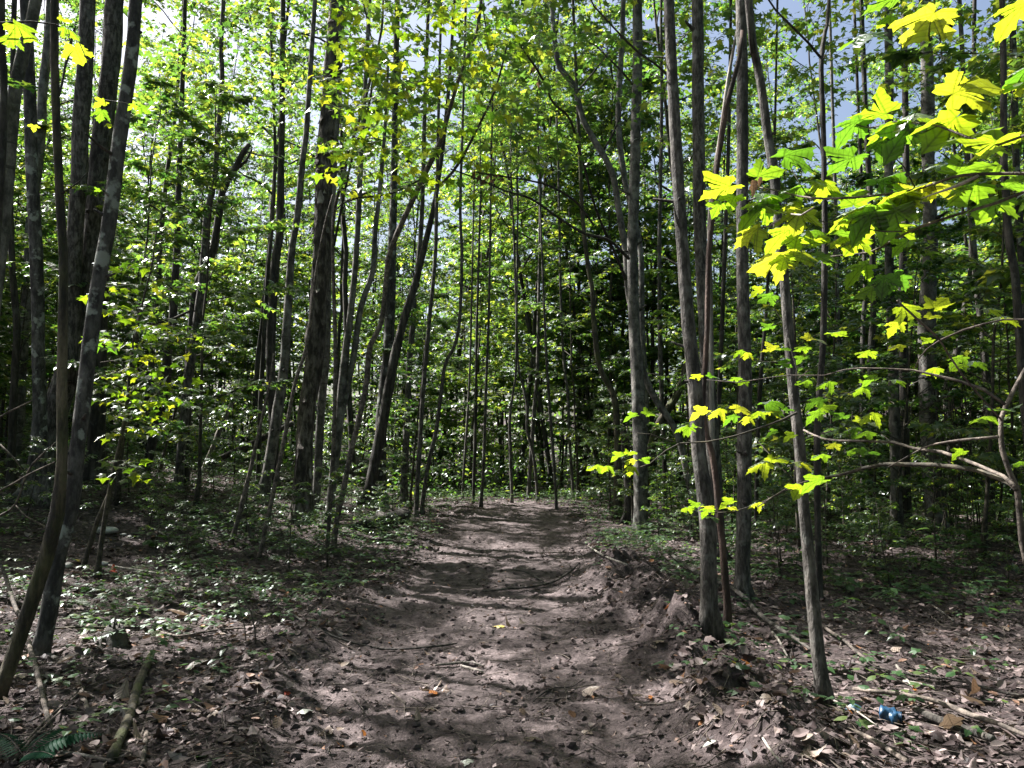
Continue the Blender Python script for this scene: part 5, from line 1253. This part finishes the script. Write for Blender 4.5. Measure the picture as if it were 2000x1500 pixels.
# ------------------------------------------------------------------ crushed blue bottle and a second blue scrap
def blue_mat(name, c):
    m, nt, p, out = mat(name)
    n1, _ = noise_tex(nt, 30, 4)
    col = mixc(nt, 1, ramp(nt, [(.3, tuple(v * .55 for v in c)), (.6, c)], n1.outputs["Fac"]).outputs[0], (1, 1, 1), 'MULTIPLY')
    nt.links.new(col, p.inputs["Base Color"]); p.inputs["Roughness"].default_value = .42
    p.inputs["Transmission Weight"].default_value = .25; p.inputs["Subsurface Weight"].default_value = 0
    return m
M_BLUE = blue_mat("faded_blue_plastic", (.018, .07, .15))
M_BLUE2 = blue_mat("dirty_blue_plastic", (.025, .08, .12))
p = ground_at(1742, 1416)
root = thing("plastic_bottle", "crushed blue plastic bottle lying on its side with an open neck", "bottle", p)
s = 38 * p[1] / F / 2
n = 24; prof = [(-1.1, .0), (-1.08, .62), (-.95, .80), (-.72, .86), (-.5, .80), (-.3, .74), (-.1, .84), (.08, .86), (.25, .80), (.45, .66), (.62, .50), (.68, .46)]
V = []
for x, r in prof:
    for a in range(n):
        th = a * 2 * math.pi / n
        k = 1 + (.26 * math.sin(2 * th + x * 3) + .13 * math.sin(5 * th + 7 * x) + .1 * math.sin(3 * th - 11 * x)) * (x < .5) - .18 * max(0, math.cos(th - 1.2)) * (abs(x + .3) < .5)
        V.append([x * s, math.cos(th) * r * k * s, math.sin(th) * r * k * s * .9 + .75 * s])
V = np.array(V); i = np.arange(len(prof) - 1)[:, None] * n; j = np.arange(n)[None]; j2 = (j + 1) % n
put(root, "body", mesh_np("bottle_body", V, [np.stack([i + j, i + j2, i + n + j2, i + n + j], -1).reshape(-1, 4)], [M_BLUE]), rz=R(-28))
def ring(x0, x1, r0, r1, nm, m_):
    rows = [(x0, r0), (x0 + .03, r1), (x1 - .03, r1), (x1, r0), (x1, r0 * .82), (x0, r0 * .82)]
    V = np.array([[x * s, math.cos(a * 2 * math.pi / n) * r * s, math.sin(a * 2 * math.pi / n) * r * s * .9 + .75 * s] for x, r in rows for a in range(n)])
    i = np.arange(len(rows) - 1)[:, None] * n
    put(root, nm, mesh_np(nm, V, [np.stack([i + j, i + j2, i + n + j2, i + n + j], -1).reshape(-1, 4)], [m_]), rz=R(-28))
ring(.66, .78, .46, .56, "neck_collar", M_BLUE); ring(.80, .92, .46, .52, "neck_rim", M_BLUE)
p = ground_at(1668, 1388); s2 = 26 * p[1] / F / 2
V = np.array([[math.cos(a) * r * s2 * 1.2, math.sin(a) * r * s2 * .8, s2 * (.75 - .5 * r * r + .22 * math.sin(3 * a + 2 * r))] for r in (.15, .5, .85, 1.0, 1.1) for a in np.linspace(0, 6.28, 18, endpoint=False)])
i = np.arange(4)[:, None] * 18; j = np.arange(18)[None]; j2 = (j + 1) % 18
tag(link("plastic_scrap", mesh_np("plastic_scrap", V, [np.stack([i + j, i + j2, i + 18 + j2, i + 18 + j], -1).reshape(-1, 4), np.arange(18)[None, ::-1]], [M_BLUE2]), None, p), "dull blue-green crumpled plastic scrap half hidden behind the bottle", "litter scrap")

# ------------------------------------------------------------------ fern, seedlings
p = ground_at(45, 1492)
root = thing("fern", "blue-green fern fronds in the bottom corner under the long sticks", "fern", p)
def frond(az, L, el):
    tv, tf = OVAL; Ps = []; Fw = []; Up = []; Sz = []
    mb = MB(); pts = []
    for k in range(9):
        t = k / 8; pts.append([math.cos(az) * L * t, math.sin(az) * L * t, L * (el * t - .75 * el * t * t) + .03, .0025 * (1 - .7 * t)])
    pts = np.array(pts); tube(mb, pts, 5)
    st = link("frond", mb.mesh("frond", BARK["stick"]), root)
    d = np.array([math.cos(az), math.sin(az), 0]); sd = np.array([-d[1], d[0], 0])
    for k in range(17):
        t = .12 + .86 * k / 17; q = np.array([np.interp(t, np.linspace(0, 1, 9), pts[:, c]) for c in range(3)])
        for s in (-1, 1):
            ln = L * .27 * math.sin(math.pi * min(1, .25 + .75 * t)) ** .8
            fw = nrm(sd * s + d * .35 + [0, 0, -.15]); x = np.cross(fw, [0, 0, 1.0]); z = np.cross(x, fw)
            o = link("leaflet", FERNM, st); o.matrix_local = Matrix(((x[0] * ln * .55, fw[0] * ln, z[0] * ln, q[0]), (x[1] * ln * .55, fw[1] * ln, z[1] * ln, q[1]), (x[2] * ln * .55, fw[2] * ln, z[2] * ln, q[2]), (0, 0, 0, 1)))
FERNM = mesh_np("leaflet", OVAL[0], [OVAL[1]], [M_FERN], smooth=False)
for az, L, el in ((R(20), .36, .7), (R(75), .26, .8), (R(150), .3, .7), (R(-25), .24, .6)): frond(az, L, el)

SEEDM = [mesh_np("leaf", v, [f], [M_COVER], smooth=False) for v, f in (OVAL, OVAL2)]
def seedling(px, py, hpx, n, size, label, group=None, seed=0):
    p = ground_at(px, py); h = hpx * p[1] / F; g = np.random.default_rng(seed + 40)
    root = thing("woodland_plant", label, "plant", p, group)
    mb = MB(); tip = np.array([g.normal(0, h * .15), g.normal(0, h * .15), h]); tube(mb, resample([[0, 0, -.02, .0022], [*(tip * .5 + [.01, 0, 0]), .002], [*tip, .0012]], .04), 5); link("stem", mb.mesh("stem", BARK["twig"]), root)
    for k in range(n):
        t = .45 + .55 * k / max(1, n - 1); az = k * 2.4 + g.normal(0, .3); q = tip * t
        fw = nrm(np.array([math.cos(az), math.sin(az), g.uniform(-.3, .25)])); up = np.array([0, 0, 1.0]) + g.normal(0, .2, 3); x = nrm(np.cross(fw, up)); z = np.cross(x, fw); s = size * p[1] / F * g.uniform(.75, 1.2); q = q + fw * s * .25
        o = link("leaf", SEEDM[k % 2], root); o.matrix_local = Matrix(((x[0] * s, fw[0] * s, z[0] * s, q[0]), (x[1] * s, fw[1] * s, z[1] * s, q[1]), (x[2] * s, fw[2] * s, z[2] * s, q[2]), (0, 0, 0, 1)))
for k, (px, py, h, n, sz, lab) in enumerate([
    (306, 1240, 20, 5, 30, "whitish-leaved seedling in the shaded litter past the mottled stick"), (420, 1232, 30, 8, 18, "green seedling beside the wavy thin twig"), (210, 1395, 18, 4, 28, "small green seedling touching the mottled stick"), (188, 1455, 10, 2, 30, "single green seedling leaf near the yellow crumpled leaf"),
    (405, 1490, 10, 3, 30, "low green plant at the bottom edge near the path"), (140, 1330, 30, 7, 18, "dark green seedling before the half-buried grey stick"), (95, 1340, 22, 6, 20, "dark green seedling near the upright broken stick"), (20, 1245, 26, 6, 18, "seedling tuft behind the ridged stem's foot"), (8, 1420, 26, 4, 24, "grey-green seedling at the frame edge above the fern"),
    (555, 1245, 14, 3, 18, "small pale seedling at the shaded path edge near the curved stick"), (545, 1205, 36, 6, 18, "bushy seedling where the bank meets the path"), (1405, 1235, 20, 6, 22, "white-green seedling at the tall grey trunk's foot"), (1412, 1262, 14, 5, 18, "second white-green seedling below the tall grey trunk"), (1526, 1212, 12, 3, 36, "flat pale seedling between the grey trunks"),
    (1655, 1165, 40, 9, 26, "yellow-green seedling behind the thin forked pole"), (1640, 1195, 30, 8, 24, "green seedling at the thin forked pole's foot"), (1745, 1190, 44, 9, 24, "spreading green seedling in the shade past the young leaning trunk"), (1950, 1170, 40, 7, 34, "broad-leaved pale seedling near the frame edge"), (1800, 1175, 30, 8, 26, "broad-leaved dark seedling in the middle of the shaded litter"), (1548, 1185, 24, 7, 20, "small seedling by the long dark branch"),
    (1290, 1075, 60, 10, 18, "tall thin seedling on the dirt bank crest"), (1900, 1100, 60, 12, 24, "sunlit yellow-green bush seedling before the stoutest pale trunk"), (1830, 1090, 60, 12, 24, "sunlit green bush seedling under the slender pale trunk"), (740, 1215, 12, 4, 14, "tiny seedling on the shaded side of the path"), (445, 1060, 36, 10, 14, "yellow sunlit seedling at the foot of a bare sapling"), (300, 1075, 30, 5, 30, "seedling with one broad leaf in the sun patch")]):
    seedling(px, py, h, n, sz, lab, seed=k)
for q in range(44):
    px = rng.choice([rng.uniform(20, 560), rng.uniform(1300, 1990)]); py = rng.uniform(1060, 1330)
    seedling(px, py, rng.uniform(16, 40), int(rng.integers(4, 9)), rng.uniform(14, 24), "small green seedling dotted in the leaf litter", "green seedlings dotted in the leaf litter", 100 + q)

# brush tangle hanging on the stoutest pale trunk
g = np.random.default_rng(15); b0 = at(1870, 820, 13.8)
tg_mb = MB()
for q in range(130):
    a = b0 + np.array([g.normal(0, .42), g.normal(0, .3), g.normal(.25, .75)]); d = np.array([g.normal(0, .45), g.normal(0, .3), g.normal(-.5, .35)])
    tube(tg_mb, resample([[*a, .007], [*(a + d * .5 + g.normal(0, .1, 3)), .006], [*(a + d), .003]], .15), 3, cap=False)
for q in range(12):
    a = np.array([b0[0] + g.normal(0, .25), b0[1] + g.normal(0, .15), b0[2] + g.uniform(.2, 1)]); e = np.array([a[0] + g.normal(0, .2), a[1], hz(a[0], a[1])])
    tube(tg_mb, resample([[*a, .012], [*((a + e) / 2 + g.normal(0, .12, 3)), .012], [*e, .014]], .2), 4, cap=False)
tag(link("vine_tangle", tg_mb.mesh("vine_tangle", BARK["twig"], b0), None, b0), "dark tangle of dead vines heaped behind the stoutest pale trunk", "vines", kind="stuff")
# dead brush at the edge by the clump
for lab, pts, Y in (("pale dead branch rising over the old clump's rotten foot", [(-8, 1012, 5), (30, 985, 4), (55, 920, 4), (85, 885, 3), (112, 862, 2)], 8.6), ("pale bent twig crossing above the old clump's foot", [(-8, 962, 4), (25, 945, 4), (50, 930, 3), (80, 915, 3), (112, 900, 2)], 8.4),
        ("sunlit straight twig entering at the edge toward the pale grey trunk", [(-8, 820, 4), (18, 804, 4), (40, 794, 3), (62, 783, 2)], 8.2), ("rusty dead twig leaning at the edge by the clump", [(0, 868, 4), (14, 882, 4), (30, 898, 3), (44, 918, 2)], 8.3), ("long pale twig sloping down before the clump to the stones", [(28, 985, 3), (50, 1008, 3), (75, 1022, 3), (98, 1033, 2)], 8.8)):
    rows = np.array([[*at(a, b, Y), w * Y / F / 2] for a, b, w in pts]); mb = MB(); tube(mb, resample(rows, .06), 6, .1)
    tag(link("dead_branch", mb.mesh("dead_branch", BARK["stick"], rows[0, :3]), None, rows[0, :3]), lab, "branch")

# ------------------------------------------------------------------ uncountable ground cover
g = np.random.default_rng(31)
def spots(n, y0, y1, pw, wid):
    y = y0 + (y1 - y0) * g.random(n) ** pw; x = g.uniform(-1, 1, n) * (wid * y + 1.2); return x, y
x, y = spots(100000, 2.2, 26, 1.8, .74)
m = path_mask(x, y); dens = np.where(m > .5, .34 + .3 * (np.abs(x - path_c(y)) > path_hw(y) * .75), 1.0) * (.75 + .5 * (fbm(x * .8, y * .8, 61, 2) > -.15))
k = g.random(len(x)) < dens; x, y = x[k], y[k]; n = len(x)
z = H(x, y) + .006 + .03 * g.random(n) ** 2
e = .04; gx = (H(x + e, y) - H(x - e, y)) / (2 * e); gy = (H(x, y + e) - H(x, y - e)) / (2 * e)
Up = np.stack([-gx, -gy, np.ones(n)], -1) + g.normal(0, .30, (n, 3)); az = g.uniform(0, 6.28, n)
Fw = np.stack([np.cos(az), np.sin(az), g.normal(0, .2, n)], -1)
sz = (.018 + .066 * g.random(n) ** 2.2) * np.where(path_mask(x, y) > .5, .6, 1) * (1 + .02 * y)
tag(link("leaf_litter", scatter("leaf_litter", [CURL, CURL2, CURL3, OVAL2], np.stack([x, y, z], -1), Fw, Up, sz, M_LITTER)), "dry brown-grey fallen leaves covering the forest floor", "leaf litter", kind="stuff")

mb = MB()
x, y = spots(6500, 2.5, 19, 1.5, .74)
for a, b in zip(x, y):
    if path_mask(np.array([a]), np.array([b]))[0] > .5 and g.random() < .55: continue
    L = g.uniform(.06, .45); az = g.uniform(0, 6.28); c = np.array([math.cos(az), math.sin(az)]) * L / 2; r = g.uniform(.0012, .0045)
    bend = g.normal(0, .12) * L
    q = [[a - c[0], b - c[1]], [a - c[1] * bend * 4, b + c[0] * bend * 4], [a + c[0], b + c[1]]]
    zz = H(np.array([v[0] for v in q]), np.array([v[1] for v in q])) + g.uniform(.008, .035)
    tube(mb, np.array([[v[0], v[1], zz[i] + g.normal(0, .01), r * (1 - .25 * i)] for i, v in enumerate(q)]), 4, cap=False)
tag(link("twig_litter", mb.mesh("twig_litter", BARK["stick"])), "small fallen twigs strewn over the ground", "twigs", kind="stuff")

# crumbs and clods of dug earth along the banks and over the path
x, y = spots(16000, 2.6, 15, 1.4, .55)
dr = np.abs(x - path_c(y) - path_hw(y) - .35); k = (g.random(len(x)) < np.where(dr < .5, .9, np.where(path_mask(x, y) > .5, .55, .0)))
x, y = x[k], y[k]; n = len(x)
ph = (1 + 5 ** .5) / 2
IV = np.array([[-1, ph, 0], [1, ph, 0], [-1, -ph, 0], [1, -ph, 0], [0, -1, ph], [0, 1, ph], [0, -1, -ph], [0, 1, -ph], [ph, 0, -1], [ph, 0, 1], [-ph, 0, -1], [-ph, 0, 1]]) / 1.9
IF = np.array([[0, 11, 5], [0, 5, 1], [0, 1, 7], [0, 7, 10], [0, 10, 11], [1, 5, 9], [5, 11, 4], [11, 10, 2], [10, 7, 6], [7, 1, 8], [3, 9, 4], [3, 4, 2], [3, 2, 6], [3, 6, 8], [3, 8, 9], [4, 9, 5], [2, 4, 11], [6, 2, 10], [8, 6, 7], [9, 8, 1]])
s = .005 + .030 * g.random(n) ** 3.5
V = (IV[None] * (1 + g.normal(0, .22, (n, 12, 1)))) * s[:, None, None] * np.array([1, 1, .7]) + np.stack([x, y, H(x, y) + s * .25], -1)[:, None]
Fc = (IF[None] + (np.arange(n) * 12)[:, None, None]).reshape(-1, 3)
tag(link("dirt_clods", mesh_np("dirt_clods", V.reshape(-1, 3), [Fc], [M_DIRT], smooth=False)), "loose crumbs and clods of earth on the path and its dug bank", "dirt", kind="stuff")

# low green cover: little rosettes
def cover(n, y0, y1, pw, wid, fn):
    x, y = spots(n, y0, y1, pw, wid); k = g.random(n) < fn(x, y); return x[k], y[k]
def cfn(x, y):
    off = np.abs(x - path_c(y)) - path_hw(y)
    left = (x < 0) * sstep(5.5, 9, y) * .8 + (x < 0) * .10
    right = (x > 0) * sstep(7, 10.5, y) * .85 + (x > 0) * .06
    return (left + right) * sstep(-.05, .5, off) * np.clip(.42 + 1.9 * fbm(x * .7, y * .7, 91, 3) + .4 * sstep(9, 14, y), 0, 1) + (y > 21) * .4
cx_, cy_ = cover(34000, 4, 30, 1.2, .74, cfn)
P, Fw, Up, S = [], [], [], []
for a, b in zip(cx_, cy_):
    h = g.uniform(.03, .20) * (1 + .5 * (b > 10)); z0 = float(H(np.array([a]), np.array([b]))[0]) if b < 9 else None
    nl = int(g.integers(3, 6)); a0 = g.uniform(0, 6.28)
    for q in range(nl):
        az = a0 + q * 6.28 / nl + g.normal(0, .3); s = g.uniform(.04, .085)
        P.append([a + math.cos(az) * .03, b + math.sin(az) * .03, h]); Fw.append([math.cos(az), math.sin(az), g.uniform(-.3, .3)]); Up.append([g.normal(0, .2), g.normal(0, .2), 1]); S.append(s)
P = np.array(P); P[:, 2] += H(P[:, 0], P[:, 1])
tag(link("ground_cover", scatter("ground_cover", [OVAL, OVAL2, MAPLE_LO], P, np.array(Fw), np.array(Up), np.array(S), M_COVER)), "low green woodland plants carpeting the ground away from the path", "ground cover", kind="stuff")
